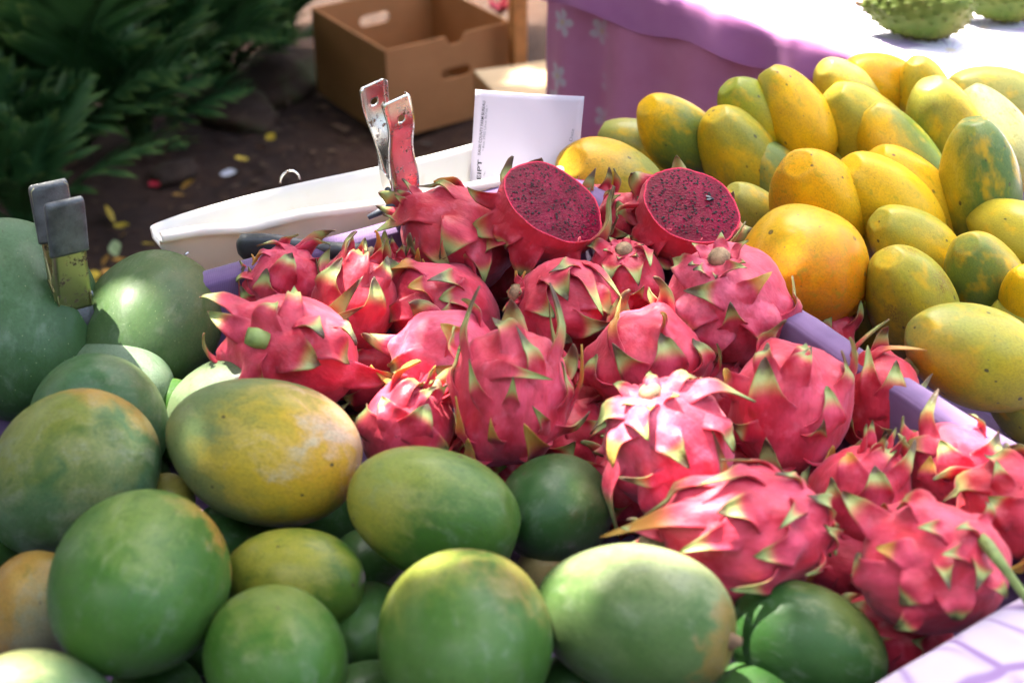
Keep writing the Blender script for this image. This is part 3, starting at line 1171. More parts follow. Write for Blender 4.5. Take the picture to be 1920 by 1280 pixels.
# ================================================================== BACKGROUND: box, ferns, rocks, litter
def prism(name, outline, holes, thick, mat_xf, mat):
    """extrude a 2D outline with holes by `thick`; mat_xf maps (x, y, z) to the parent frame"""
    polys = [[Vector((x, y, 0)) for x, y in outline]] + [[Vector((x, y, 0)) for x, y in h] for h in holes]
    tris = tessellate_polygon(polys)
    flat = [p for pl in polys for p in pl]
    n = len(flat)
    vs = [mat_xf @ Vector((p.x, p.y, thick / 2)) for p in flat] + [mat_xf @ Vector((p.x, p.y, -thick / 2)) for p in flat]
    fs = []
    for t in tris:
        fs.append(tuple(t))
        fs.append(tuple(n + i for i in reversed(t)))
    o = 0
    for pl in polys:
        m = len(pl)
        for i in range(m):
            j = (i + 1) % m
            fs.append((o + i, o + j, n + o + j, n + o + i))
        o += m
    me = new_mesh(name, vs, fs, smooth_shade=False, mats=[mat])
    bm = bmesh.new()
    bm.from_mesh(me)
    bmesh.ops.recalc_face_normals(bm, faces=bm.faces)
    bm.to_mesh(me)
    bm.free()
    return me

def slot(cx, cy, w, h, n=7):
    pts = []
    r = h / 2
    for k in range(n + 1):
        a = -math.pi / 2 + math.pi * k / n
        pts.append((cx + w / 2 - r + r * math.cos(a), cy + r * math.sin(a)))
    for k in range(n + 1):
        a = math.pi / 2 + math.pi * k / n
        pts.append((cx - w / 2 + r + r * math.cos(a), cy + r * math.sin(a)))
    return pts

def card_mat(name, c1, c2):
    t = NT(name)
    co = t.objco()
    n1 = t.noise(co, 5, 4)
    c = t.mix(t.mapr(n1, 0.3, 0.7), c1, c2)
    c = t.mix(t.mapr(t.noise(t.vmath('MULTIPLY', co, (6, 6, 90)), 6, 2), 0.45, 0.75, 0, 0.25), c, tuple(x * 0.6 for x in c1))
    p = t.bsdf(c, 0.85, t.bump(t.noise(co, 90, 3), 0.1, 0.001))
    return t.finish(t.mixsh(0.10, p, t.translucent(c)))
M_card = card_mat('brown_cardboard', (0.42, 0.180, 0.058), (0.50, 0.220, 0.075))
M_card_lit = card_mat('sunlit_tone_cardboard', (0.52, 0.36, 0.19), (0.60, 0.43, 0.24))  # lighter copy of the brown board, sunlight put into its colour

def wall_xf(p0, p1, z0, lean_in=0.0):
    """local x along p0->p1, y up, z outward thickness"""
    x = (p1 - p0).normalized()
    y = Vector((0, 0, 1))
    z = x.cross(y)
    m = Matrix((x, y, z)).transposed().to_4x4()
    m.translation = p0 + Vector((0, 0, z0))
    return m

def open_box():
    FLc, FRc = Vector((-0.296, 3.17, 0)), Vector((-0.0065, 3.37, 0))
    u = (FRc - FLc).normalized()
    w = Vector((-u.y, u.x, 0))
    W_, D_, H_ = 0.355, 0.36, 0.225
    root = empty('cardboard_box', FLc + u * W_ / 2 + w * D_ / 2 + Vector((0, 0, 0.012)))
    inv = Matrix.Translation(-root.location)
    a, b = FLc, FLc + u * W_
    c, d = b + w * D_, FLc + w * D_
    tk = 0.0045
    def pan(name, p, q, outline, holes):
        me = prism(name, outline, holes, tk, inv @ wall_xf(p, q, 0.012), M_card)
        return link(name, me, root)
    notch = [(0, 0), (W_, 0), (W_, H_), (W_ * 0.62, H_), (W_ * 0.585, H_ - 0.022), (W_ * 0.50, H_ - 0.022), (W_ * 0.465, H_), (0, H_)]
    pan('side_panel', a, b, notch, [slot(W_ * 0.545, H_ * 0.58, 0.085, 0.027)])
    pan('side_panel', d + w * tk, c + w * tk, [(0, 0), (W_, 0), (W_, H_), (0, H_)], [slot(W_ * 0.50, H_ * 0.72, 0.09, 0.030)])
    pan('side_panel', a + u * tk / 2 + w * tk / 2, d + u * tk / 2 + w * tk / 2, [(0, 0), (D_, 0), (D_, H_), (0, H_)], [])
    pan('side_panel', b - u * tk / 2 + w * tk / 2, c - u * tk / 2 + w * tk / 2, [(0, 0), (D_, 0), (D_, H_), (0, H_)], [])
    bme = prism('bottom_panel', [(0.008, 0.008), (W_ - 0.008, 0.008), (W_ - 0.008, D_ - 0.008), (0.008, D_ - 0.008)], [], 0.005,
                inv @ (Matrix((u, w, Vector((0, 0, 1)))).transposed().to_4x4() if False else Matrix.Translation(FLc + Vector((0, 0, 0.018))) @ Matrix((u, w, Vector((0, 0, 1)))).transposed().to_4x4()), M_card)
    link('bottom_panel', bme, root)
    tag(root, 'open brown cardboard box with oval hand holes on the ground', 'cardboard box')
open_box()

def closed_box():
    c = at_z(1012, 152, 0.215)
    root = empty('cardboard_box', Vector((c.x, c.y, 0.014)))
    root.rotation_euler = (0, 0, R(20))
    link('body', box_mesh('body', 0.24, 0.22, 0.196, 0.002, M_card), root)
    for s in (-1, 1):
        o = link('flap', box_mesh('flap', 0.24, 0.108, 0.004, 0.001, M_card_lit), root, loc=(0, s * 0.0555, 0.198))
    tag(root, 'small closed cardboard box with a top coloured as sunlit beside the purple table skirt', 'cardboard box')
closed_box()

def post():
    c = at_z(975, 118, 0.2)
    c = Vector((c.x - 0.005, c.y + 0.14, 0))
    o = link('wooden_post', box_mesh('wooden_post', 0.034, 0.05, 0.72, 0.003, plain('orange_timber', (0.50, 0.20, 0.05), 0.7, 0.25, 25, 0.3)), None, loc=c)
    o.rotation_euler = (0, 0, R(18))
    tag(o, 'orange brown wooden post between the open box and the purple skirt', 'post')
post()

# ---- ferns
def fern_mat():
    t = NT('fern_green')
    co = t.objco()
    rnd = t.n('ShaderNodeObjectInfo').outputs['Random']
    n1 = t.noise(co, 9, 3)
    c = t.mix(t.mapr(n1, 0.3, 0.7), (0.018, 0.066, 0.020), (0.042, 0.115, 0.036))
    c = t.mix(t.math('MULTIPLY', rnd, 0.45), c, (0.065, 0.145, 0.042))
    tip = t.n('ShaderNodeAttribute', attribute_name='tip').outputs['Fac']
    c = t.mix(t.mapr(tip, 0.6, 1.0, 0.0, 0.7), c, (0.20, 0.30, 0.07))  # lighter lobe tips painted in as if catching light
    p = t.bsdf(c, 0.45, t.bump(t.noise(co, 60, 3), 0.2, 0.003), Specular_IOR_Level=0.2)
    return t.finish(t.mixsh(0.25, p, t.translucent(c)))
M_fern = fern_mat()

def frond_mesh(L, seed):
    r0 = random.Random(seed)
    vs, fs, tip = [], [], []
    droop = 0.35 + 0.4 * r0.random()
    bend = (r0.random() - 0.5) * 0.3
    def spine(t):
        return Vector((L * t * (1 - 0.12 * droop * t), bend * L * t * t * 0.4, L * (0.10 * math.sin(t * 2.6) - droop * 0.42 * t * t)))
    # rachis
    n = 22
    for i in range(n + 1):
        t = i / n
        p = spine(t)
        w = 0.008 * (1 - t) + 0.006
        up = 0.004
        vs += [p + Vector((0, -w, 0)), p + Vector((0, 0, up)), p + Vector((0, w, 0))]
        tip += [0, 0, 0]
        if i:
            a = (i - 1) * 3
            fs += [(a, a + 1, a + 4, a + 3), (a + 1, a + 2, a + 5, a + 4)]
    pairs = 13
    for k in range(pairs):
        t = 0.22 + 0.74 * k / (pairs - 1)
        for s in (-1, 1):
            tt = t + s * 0.012
            p = spine(tt)
            ll = L * (0.36 * math.sin(math.pi * (0.18 + 0.78 * (k / (pairs - 1)) ** 0.8)) + 0.05) * (0.85 + 0.3 * r0.random())
            sweep = R(34 + 22 * k / pairs + r0.uniform(-5, 5))
            drt = Vector((math.sin(sweep), s * math.cos(sweep), 0))
            side = Vector((math.cos(sweep), -s * math.sin(sweep), 0))
            b0 = len(vs)
            m = 6
            sag = 0.15 + 0.2 * r0.random()
            for i in range(m + 1):
                q = i / m
                c = p + drt * ll * q + Vector((0, 0, ll * (0.22 * q - sag * 1.6 * q * q)))
                c += side * ll * 0.16 * q * q
                w = L * 0.027 * (1.0 if q < 0.55 else math.sqrt(max(0.0, 1 - ((q - 0.55) / 0.45) ** 2)) ) + 0.0008
                w *= 0.92 + 0.12 * math.sin(q * 13 + k)
                vs += [c - side * w + Vector((0, 0, w * 0.25)), c, c + side * w + Vector((0, 0, w * 0.25))]
                tip += [q, q * 0.8, q]
                if i:
                    a = b0 + (i - 1) * 3
                    fs += [(a, a + 1, a + 4, a + 3), (a + 1, a + 2, a + 5, a + 4)]
    return new_mesh('frond', vs, fs, attrs={'tip': tip}, mats=[M_fern])

FROND = [frond_mesh(0.46, 11), frond_mesh(0.40, 12), frond_mesh(0.52, 13), frond_mesh(0.36, 14), frond_mesh(0.44, 15)]
M_rhiz = plain('fern_root', (0.06, 0.045, 0.025), 0.9, 0.3, 60, 0.5)

def fern(px, py, n, s, label, seed, spread=(34, 84), az=None):
    g = at_z(px, py, 0.0)
    root = empty('fern', Vector((g.x, g.y, 0.0)))
    tag(root, label, 'fern', 'ferns growing behind the stall')
    r0 = random.Random(seed)
    link('rhizome', tube_mesh('rhizome', [(0, 0, -0.03), (0.005, 0, 0.02), (0, 0.004, 0.05)], [0.03, 0.028, 0.012], 8), root, M_rhiz)
    for k in range(n):
        o = link('frond', FROND[r0.randrange(5)], root)
        a = 2 * math.pi * (k + 0.35 * r0.random()) / n
        if az is not None:
            a = R(az[0] + (az[1] - az[0]) * (k + r0.random()) / n)
        el = R(spread[0] + (spread[1] - spread[0]) * ((k * 0.618) % 1))
        o.rotation_euler = (r0.uniform(-0.35, 0.35), -el, a)
        o.scale = [s * r0.uniform(0.85, 1.15)] * 3
        o.location = (0.02 * math.cos(a), 0.02 * math.sin(a), 0.035)
ferns = [
    (150, 300, 11, 1.05, 'big fern left of the open box with bright tipped upright fronds', 1),
    (300, 200, 11, 0.95, 'fern behind the big front fern with long lobed fronds', 2),
    (20, 380, 10, 0.95, 'low fern at the left edge above the grey handled clamp', 3),
    (270, 290, 9, 0.72, 'small fern on the soil edge with fronds lying low', 4),
    (528, 118, 10, 0.80, 'fern at the left side of the open box above the big stone', 8),
    (415, 185, 11, 0.85, 'fern just left of the stones with fronds reaching over them', 9),
    (60, 260, 11, 0.95, 'fern at the left edge between two bigger ferns', 10),
    (60, 450, 9, 0.80, 'low fern right behind the grey handled clamp', 16),
]
for i, f in enumerate(ferns):
    fern(*f)

# ---- stones half sunk in the soil
def stone(px, py, s, label, seed):
    g = at_z(px, py, 0)
    bm = bmesh.new()
    bmesh.ops.create_icosphere(bm, subdivisions=4, radius=1)
    for v in bm.verts:
        k = 1 + 0.25 * mnoise.noise(v.co * 1.3 + Vector((seed, 0, 0))) + 0.08 * mnoise.noise(v.co * 4 + Vector((0, seed, 0)))
        v.co = Vector((v.co.x * 1.25, v.co.y * 0.9, v.co.z * 0.45)) * k * s
    me = bpy.data.meshes.new('stone')
    bm.to_mesh(me)
    bm.free()
    for p in me.polygons:
        p.use_smooth = True
    me.materials.append(M_rock)
    o = link('stone', me, None, loc=(g.x, g.y, s * 0.2))
    o.rotation_euler = (0, 0, seed)
    tag(o, label, 'stone', 'stones in the garden soil')

def rock_mat():
    t = NT('mossy_stone')
    co = t.objco()
    n1 = t.noise(co, 9, 5)
    c = t.mix(t.mapr(n1, 0.35, 0.65), (0.030, 0.015, 0.007), (0.055, 0.028, 0.012))
    c = t.mix(t.mapr(t.noise(co, 5, 3), 0.5, 0.65, 0, 0.7), c, (0.045, 0.060, 0.018))
    return t.finish(t.bsdf(c, 0.9, t.bump(t.noise(co, 40, 5), 0.6, 0.01)))
M_rock = rock_mat()
stone(520, 165, 0.13, 'large mossy stone between the ferns and the open box', 1.0)
stone(450, 225, 0.10, 'middling brown stone lying in front of the large mossy one', 2.3)
stone(330, 330, 0.05, 'flat dark stone in the soil below the front ferns', 4.2)

# ---- fallen leaves and petals, each one by itself
def leaf_mesh(L, wd, seed):
    r0 = random.Random(seed)
    vs, fs = [], []
    m = 8
    cu = r0.uniform(0.1, 0.5)
    for i in range(m + 1):
        q = i / m
        w = wd * math.sin(math.pi * min(1, q * 0.97 + 0.02)) ** 0.8
        z = L * cu * (q - 0.5) ** 2
        vs += [(L * (q - .5), -w, z + w * 0.35), (L * (q - .5), 0, z), (L * (q - .5), w, z + w * 0.35)]
        if i:
            a = (i - 1) * 3
            fs += [(a, a + 1, a + 4, a + 3), (a + 1, a + 2, a + 5, a + 4)]
    return new_mesh('leaf', vs, fs)
M_ly = plain('yellow_leaf', (0.52, 0.36, 0.03), 0.6, 0.3, 60)
M_lo = plain('ochre_leaf', (0.34, 0.17, 0.02), 0.65, 0.35, 60)
M_lg = plain('pale_green_leaf', (0.36, 0.44, 0.20), 0.6, 0.2, 60)
M_lr = plain('red_petal', (0.40, 0.015, 0.03), 0.5, 0.2, 60)
M_lw = plain('white_petal', (0.70, 0.70, 0.76), 0.5, 0.05, 60)
leaves = [
    (452, 300, 0.032, M_ly, 'yellow fallen leaf nearest to the wire loop'),
    (508, 258, 0.030, M_ly, 'yellow fallen leaf just below the open box'),
    (487, 278, 0.024, M_lo, 'ochre fallen leaf between two yellow ones under the open box'),
    (353, 347, 0.030, M_lo, 'ochre fallen leaf to the right of the red petal'),
    (335, 367, 0.026, M_lo, 'ochre fallen leaf above the corner of the white plastic tub'),
    (203, 402, 0.034, M_ly, 'yellow leaf standing upright right of the grey handled clamp'),
    (228, 425, 0.030, M_ly, 'yellow leaf just under the upright yellow one'),
    (232, 441, 0.024, M_lo, 'orange fallen leaf beside the pale green one'),
    (217, 466, 0.034, M_lg, 'pale green fallen leaf left of the white plastic tub'),
    (279, 459, 0.026, M_ly, 'single yellow leaf on bare soil left of the white plastic tub'),
    (224, 489, 0.026, M_lo, 'ochre fallen leaf under the pale green one'),
    (199, 488, 0.022, M_lo, 'small ochre leaf right of the clamp handles'),
    (200, 512, 0.026, M_lo, 'ochre leaf above the pale topped mango'),
    (176, 517, 0.030, M_ly, 'yellow leaf behind the right clamp handle'),
    (190, 540, 0.040, M_ly, 'long yellow leaf above the purple tray rim'),
    (290, 348, 0.030, M_lr, 'red petal lying on the dark soil'),
    (429, 326, 0.032, M_lw, 'white petal lying on the soil above the white tub'),
]
for i, (px, py, L, m, lab) in enumerate(leaves):
    g = at_z(px, py, 0.012)
    dz = 0.05 * mnoise.noise((g.x * 1.3, g.y * 1.3, 3.1)) * max(0, 1 - math.hypot(g.x, g.y - 3.2) / 6) + 0.028
    nm = 'fallen_petal' if m in (M_lr, M_lw) else 'fallen_leaf'
    g = at_z(px, py, dz)
    o = link(nm, leaf_mesh(L * 1.25, L * 0.40, i), None, m, loc=g)
    o.rotation_euler = (random.uniform(-.5, .5), random.uniform(-.5, .5) + (1.0 if i == 5 else 0), random.uniform(0, 6.28))
    tag(o, lab, 'petal' if nm == 'fallen_petal' else 'leaf', 'fallen leaves and petals on the soil')

def litter():
    """fine brown leaf crumbs nobody could count"""
    r0 = random.Random(5)
    vs, fs = [], []
    for k in range(2600):
        x, y = r0.uniform(-2.6, 0.9), r0.uniform(2.3, 4.6)
        z = 0.05 * mnoise.noise((x * 1.3, y * 1.3, 3.1)) * max(0, 1 - math.hypot(x, y - 3.2) / 6) + r0.uniform(0.0, 0.022)
        s = r0.uniform(0.006, 0.022)
        a, b, c = r0.uniform(0, 6.28), r0.uniform(-.6, .6), r0.uniform(0.3, 0.6)
        d = Vector((math.cos(a), math.sin(a), b * 0.5)) * s
        e = Vector((-math.sin(a), math.cos(a), r0.uniform(-.5, .5))) * s * c
        p = Vector((x, y, z))
        i = len(vs)
        vs += [p - d, p - e, p + d, p + e]
        fs.append((i, i + 1, i + 2, i + 3))
    me = new_mesh('leaf_litter', vs, fs, mats=[plain('brown_litter', (0.075, 0.040, 0.018), 0.8, 0.7, 4)])
    tag(link('leaf_litter', me), kind='stuff')
litter()

def red_flower():
    c = at_z(938, 18, 0.10)
    root = empty('red_flower', Vector((c.x, c.y, 0)))
    link('stalk', tube_mesh('stalk', [(0.02, 0, 0), (0.01, 0, 0.05), (0, 0, 0.09)], [0.004, 0.003, 0.003], 6), root, M_greenstem)
    for k in range(5):
        o = link('petal', leaf_mesh(0.06, 0.016, 60 + k), root, M_lr, loc=(0.022 * math.cos(k * 1.256), 0.022 * math.sin(k * 1.256), 0.10))
        o.rotation_euler = (0, -0.7, k * 1.256)
    tag(root, 'small red flower behind the rim of the open box', 'flower')
red_flower()

# ---- tree overhead: its crown throws the broken shade over the stall
def shade_tree():
    # places on the stall (at fruit height) that the sun reaches through gaps of the crown: x, y, radius
    gaps = []
    def gap(px, py, rad_px, z=0.87):
        p = at_z(px, py, z)
        gaps.append((p.x, p.y, z, rad_px * depth_of(p) / FPX))
    for g in SUN_GAPS:
        gap(*g)
    r0 = random.Random(21)
    vs, fs = [], []
    base = Vector((-2.6, 5.4, 0))
    root = empty('shade_tree', base)
    k = 0
    while k < 50000:
        h = r0.uniform(2.5, 3.5)
        t = (h - 0.87) / SUN_DIR.z
        # the spot on the stall which this leaf would shade
        x, y = r0.uniform(-2.6, 0.95), r0.uniform(-0.4, 4.4)
        k += 1
        if r0.random() < 0.62 and y < 2.6:
            x = r0.uniform(-1.0, 0.9)
        c = Vector((x, y, 0.87)) + SUN_DIR * t
        s = r0.uniform(0.030, 0.055)
        bad = False
        for gx, gy, gz, gr in gaps:
            q = c - SUN_DIR * ((c.z - gz) / SUN_DIR.z)
            if (q.x - gx) ** 2 + (q.y - gy) ** 2 < (gr + s * 0.8) ** 2:
                bad = True
                break
        # the far table stands outside the crown's shade
        q = c - SUN_DIR * ((c.z - FT) / SUN_DIR.z)
        v = Vector((q.x, q.y, 0)) - FC
        e, n = v.dot(FE), v.dot(FN)
        if n > -0.005 - s * 0.5 and 0.15 < e < 2.6:
            bad = True
        if bad:
            continue
        a = r0.uniform(0, 6.28)
        d = Vector((math.cos(a), math.sin(a), r0.uniform(-.35, .35))) * s
        e_ = Vector((-math.sin(a), math.cos(a), r0.uniform(-.35, .35))) * s * 0.55
        p = c - base
        i = len(vs)
        vs += [p - d, p - d * 0.35 + e_, p + d * 0.4 + e_ * 0.85, p + d, p + d * 0.4 - e_ * 0.85, p - d * 0.35 - e_]
        fs.append((i, i + 1, i + 2, i + 3, i + 4, i + 5))
    t = NT('tree_leaf')
    col = t.mix(t.noise(t.objco(), 3, 3), (0.045, 0.10, 0.03), (0.09, 0.16, 0.045))
    m = t.finish(t.mixsh(0.25, t.bsdf(col, 0.5), t.translucent(col)))
    cr = link('crown', new_mesh('crown', vs, fs, mats=[m]), root)
    cr['kind'] = 'stuff'
    pts = [(0, 0, -0.1), (0.03, -0.1, 0.9), (0.12, -0.35, 1.8), (0.35, -0.8, 2.6), (0.7, -1.5, 3.1)]
    link('trunk', tube_mesh('trunk', pts, [0.16, 0.13, 0.11, 0.08, 0.04], 14), root, plain('bark', (0.12, 0.09, 0.06), 0.9, 0.3, 14, 0.6))
    for (dx, dy) in ((-0.8, -1.6), (0.9, -2.4), (1.8, -2.6), (1.9, -1.4)):
        link('limb', tube_mesh('limb', [(0.3, -0.75, 2.5), (0.3 + dx * .5, -0.75 + dy * .5, 2.95), (0.3 + dx, -0.75 + dy, 3.15)], [0.06, 0.04, 0.015], 9), root, bpy.data.materials['bark'])
    tag(root, 'broad leafy tree behind the ferns whose crown shades the stall', 'tree')

# pixel, pixel, radius in pixels of the sun flecks seen in the photograph
SUN_GAPS = [
    (1855, 230, 75, 0.88), (1600, 140, 36, 0.90), (1900, 800, 70, 0.86), (1815, 772, 34, 0.86), (1770, 735, 10, 0.86),
    (668, 500, 44, 0.895), (1170, 475, 40, 0.90), (800, 672, 44, 0.875), (735, 655, 24, 0.87), (700, 470, 20, 0.90), (620, 590, 22, 0.885),
    (1215, 745, 44, 0.90), (1150, 800, 28, 0.89), (1330, 740, 34, 0.89), (1270, 850, 14, 0.89),
    (1330, 900, 26, 0.91), (1230, 990, 20, 0.89), (1140, 1032, 40, 0.895), (1040, 1070, 34, 0.885),
    (245, 570, 42, 0.875), (215, 650, 30, 0.855), (390, 705, 50, 0.86), (1085, 905, 16, 0.86), (800, 1050, 14, 0.90),
    (640, 400, 60, 0.865), (540, 400, 60, 0.865), (430, 415, 55, 0.865), (800, 320, 60, 0.865), (730, 350, 50, 0.87), (350, 430, 36, 0.87), (870, 300, 40, 0.865), (700, 290, 40, 0.92),
    (990, 250, 60, 0.90), (35, 1245, 40, 0.885), (670, 765, 12, 0.88), (325, 905, 12, 0.86), (700, 690, 18, 0.87),
    (1750, 800, 22, 0.89), (1000, 150, 36, 0.21), (1480, 420, 12, 0.92),
]
shade_tree()

def unseen_hedge(x0, y0, x1, y1, hgt, n, seed):
    """tall leafy screens, out of view, added to block low sky light"""
    r0 = random.Random(seed)
    p0, p1 = Vector((x0, y0, 0)), Vector((x1, y1, 0))
    u = (p1 - p0)
    L = u.length
    u.normalize()
    w = Vector((-u.y, u.x, 0))
    up = Vector((0, 0, 1))
    vs, fs = [], []
    for k in range(n):
        a, z = r0.uniform(0, L), r0.uniform(0, hgt)
        q = 0.5 * mnoise.noise((a * 0.8, z * 0.8, seed)) + r0.uniform(-0.5, 0.1)
        z += 0.4 * mnoise.noise((a * 1.1, 2, seed))
        s = r0.uniform(0.06, 0.12)
        an, b = r0.uniform(0, 6.28), r0.uniform(-1.2, 1.2)
        d = (u * (math.cos(an) * math.cos(b)) + w * (0.4 * math.sin(an)) + up * math.sin(b)) * s
        e = (u * (-math.sin(b) * math.cos(an)) + w * r0.uniform(-.5, .5) + up * math.cos(b)) * s * 0.6
        p = p0 + u * a + w * q + up * max(0.05, z)
        i = len(vs)
        vs += [p - d, p + e, p + d, p - e]
        fs.append((i, i + 1, i + 2, i + 3))
    if 'unseen_hedge_leaf' not in bpy.data.materials:
        t = NT('unseen_hedge_leaf')
        t.finish(t.bsdf(t.mix(t.noise(t.objco(), 2, 3), (0.022, 0.055, 0.015), (0.045, 0.09, 0.022)), 0.6))
    o = link('unseen_hedge', new_mesh('unseen_hedge', vs, fs, mats=[bpy.data.materials['unseen_hedge_leaf']]))
    tag(o, kind='stuff')
unseen_hedge(-8, -3.2, 8, -3.2, 5.4, 20000, 33)  # behind the camera, unseen: added to darken the fruits' lower sides
unseen_hedge(-4.6, -3.0, -4.6, 7.5, 6.0, 15000, 34)
unseen_hedge(-4.6, 7.6, 6.0, 7.6, 5.0, 13000, 35)
# ================================================================== STALL EQUIPMENT
M_metal = None
def metal_mat(name, base, rust, amount, rough, tint=None):
    t = NT(name)
    co = t.objco()
    n1 = t.noise(co, 90, 5, 0.7)
    n2 = t.noise(co, 420, 3, 0.7)
    f = t.mapr(t.math('ADD', t.math('MULTIPLY', n1, 0.65), t.math('MULTIPLY', n2, 0.35)), 0.52 - amount * 0.12, 0.60 - amount * 0.05)
    c = t.mix(f, base, rust)
    if tint:
        c = t.mix(t.mapr(t.noise(co, 30, 2), 0.4, 0.6, 0, 0.8), c, tint)
    mt = t.mapr(f, 0, 1, 1.0, 0.15)
    rg = t.mapr(f, 0, 1, rough, 0.75)
    nb = t.bump(t.math('ADD', t.math('MULTIPLY', t.noise(co, 30, 2), 1.0), t.math('MULTIPLY', f, 0.2)), 0.15, 0.001)
    return t.finish(t.bsdf(c, rg, nb, Metallic=mt))
M_chrome = metal_mat('worn_chrome', (0.74, 0.72, 0.68), (0.16, 0.075, 0.03), -0.30, 0.26)
M_plated = metal_mat('yellow_reflection_plating', (0.40, 0.37, 0.20), (0.07, 0.04, 0.02), -0.10, 0.38)  # yellow reflections put into the metal colour; the rust is its own
M_sleeve = plain('grey_vinyl', (0.075, 0.078, 0.080), 0.30, 0.45, 60, 0.5)
M_whitetip = plain('white_vinyl', (0.62, 0.62, 0.64), 0.45, 0.06, 60, 0.15)
M_spring = plain('dark_steel', (0.10, 0.11, 0.13), 0.35, 0.2, 80, 0.2, 0.8)

def clamp(p, lean_x, lean_y, label, coated, H=0.083, wd=0.0105, gap=0.020, yaw=0.0):
    """sheet steel spring clamp; p = pivot; local X along the rim, Y across it (+Y away from the viewer)"""
    root = empty('spring_clamp', p)
    root.rotation_euler = (lean_x, lean_y, math.atan2(U.y, U.x) + yaw)
    tag(root, label, 'clamp', 'spring clamps on the back rim of the tray')
    mt = M_plated if coated else M_chrome
    for sgn in (-1, 1):
        nv, nu = 44, 13
        hole_v, hole_r = 0.815, 0.0031
        def pos(u, v):
            # u -1..1 across, v 0..1 up the handle
            z = -0.006 + v * (H + 0.006)
            off = 0.007 + (gap - 0.007) * smooth(0.0, 0.95, v) + 0.0022 * math.sin(v * 10.5) * (0 if coated else 1) + 0.001 * math.sin(v * 6)
            w = wd * (1.0 - 0.10 * math.sin(v * math.pi))
            e = 0.0035
            top = (H - z) / e
            if top < 1:
                w *= 0.80 + 0.20 * math.sqrt(max(0.0, 1 - (1 - max(0, top)) ** 2))
            a = min(1, abs(u) / 0.86)
            x = math.copysign(a, u) * w
            fl = max(0.0, (abs(u) - 0.86) / 0.14)
            depth = 0.0035 + 0.0085 * (1 - smooth(0.15, 0.50, v))
            y = off - fl * depth
            return Vector((x, sgn * y, z))
        vs = []
        uvv = []
        for i in range(nu):
            u = -1 + 2 * i / (nu - 1)
            for j in range(nv):
                v = j / (nv - 1)
                uvv.append((u, v))
                vs.append(pos(u, v))
        fs = grid_faces(nu, nv)
        if not coated:
            keep = []
            inside = set()
            for k, (u, v) in enumerate(uvv):
                dx, dz = u * wd, (v - hole_v) * H
                if math.hypot(dx, dz) < hole_r:
                    inside.add(k)
            for f in fs:
                if not all(i in inside for i in f):
                    keep.append(f)
            # pull the rim of the opening onto a circle
            for k in inside:
                u, v = uvv[k]
                dx, dz = u * wd, (v - hole_v) * H
                l = math.hypot(dx, dz)
                if l > 1e-6:
                    s = hole_r / l
                    vs[k] = pos(dx * s / wd, hole_v + dz * s / H)
            fs = [f for f in keep if sum(i in inside for i in f) < 3]
        me = new_mesh('handle', vs, fs, mats=[mt])
        h = link('handle', me, root)
        sm = h.modifiers.new('thickness', 'SOLIDIFY')
        sm.thickness = 0.0011
        sm.offset = 0
        if coated:
            # vinyl sleeve over the upper half
            n2, m2 = 24, 22
            sv, sf = [], []
            for j in range(m2):
                v = 0.54 + (1.02 - 0.54) * j / (m2 - 1)
                z = -0.006 + v * (H + 0.006)
                cen = 0.007 + (gap - 0.007) * smooth(0.0, 0.95, min(1, v)) + 0.001 * math.sin(v * 6)
                t_ = max(0.0, (v - 0.965) / 0.055)
                k = math.sqrt(max(0.02, 1 - min(1, t_) ** 2))
                for i in range(n2):
                    an = 2 * math.pi * i / n2
                    cx, sx = math.cos(an), math.sin(an)
                    x = math.copysign(abs(cx) ** 0.35, cx) * (wd * 1.07) * (0.86 + 0.14 * k)
                    y = math.copysign(abs(sx) ** 0.6, sx) * 0.0031 * k
                    sv.append((x, sgn * (cen - 0.0012) + y, z))
            for j in range(m2 - 1):
                for i in range(n2):
                    i2 = (i + 1) % n2
                    sf.append((j * n2 + i, j * n2 + i2, (j + 1) * n2 + i2, (j + 1) * n2 + i))
            sf.append(tuple((m2 - 1) * n2 + i for i in range(n2)))
            sf.append(tuple(range(n2))[::-1])
            link('sleeve', new_mesh('sleeve', sv, sf, mats=[M_sleeve]), h)
        # ear of the handle round the pivot, and its jaw below
        for ex in (-1, 1):
            ol = [(-0.0035, 0.018), (0.006, 0.012), (0.0075, 0.002), (0.0045, -0.006), (-0.002, -0.0075), (-0.0075, -0.004), (-0.009, 0.004), (-0.0075, 0.016)]
            xf = Matrix(((0, 0, 1, ex * (wd * 0.90 + (0.0012 if sgn > 0 else 0.0))), (-sgn, 0, 0, 0.001 * sgn), (0, 1, 0, 0), (0, 0, 0, 1)))
            link('ear', prism('ear', ol, [], 0.0011, xf, mt), h)
        jv = []
        for i in range(5):
            u = -1 + 2 * i / 4
            for j in range(10):
                v = j / 9
                z = -0.004 - 0.032 * v
                y = sgn * (-0.006 + 0.012 * math.sin(v * math.pi * 0.62) - 0.004 * v)
                y = sgn * (0.004 + 0.010 * math.sin(v * math.pi * 0.75) - 0.004 * v)
                jv.append((u * wd * (1 - 0.25 * v), y, z))
        jm = link('jaw', new_mesh('jaw', jv, grid_faces(5, 10), mats=[M_whitetip if not coated else M_sleeve]), root)
        s2 = jm.modifiers.new('thickness', 'SOLIDIFY')
        s2.thickness = 0.0035
        s2.offset = 0
    # pivot pin with its two heads and the coil spring on it
    link('rivet', tube_mesh('rivet', [(-wd * 1.22, 0, 0), (-wd * 1.13, 0, 0), (wd * 1.13, 0, 0), (wd * 1.22, 0, 0)], [0.0022, 0.0030, 0.0030, 0.0022], 12), root, M_spring)
    pts = [(-wd * 0.75 + wd * 1.5 * k / 70, 0.0045 * math.cos(k * 0.55), 0.0045 * math.sin(k * 0.55)) for k in range(71)]
    link('coil_spring', tube_mesh('coil_spring', pts, 0.0009, 6), root, M_spring)
    return root

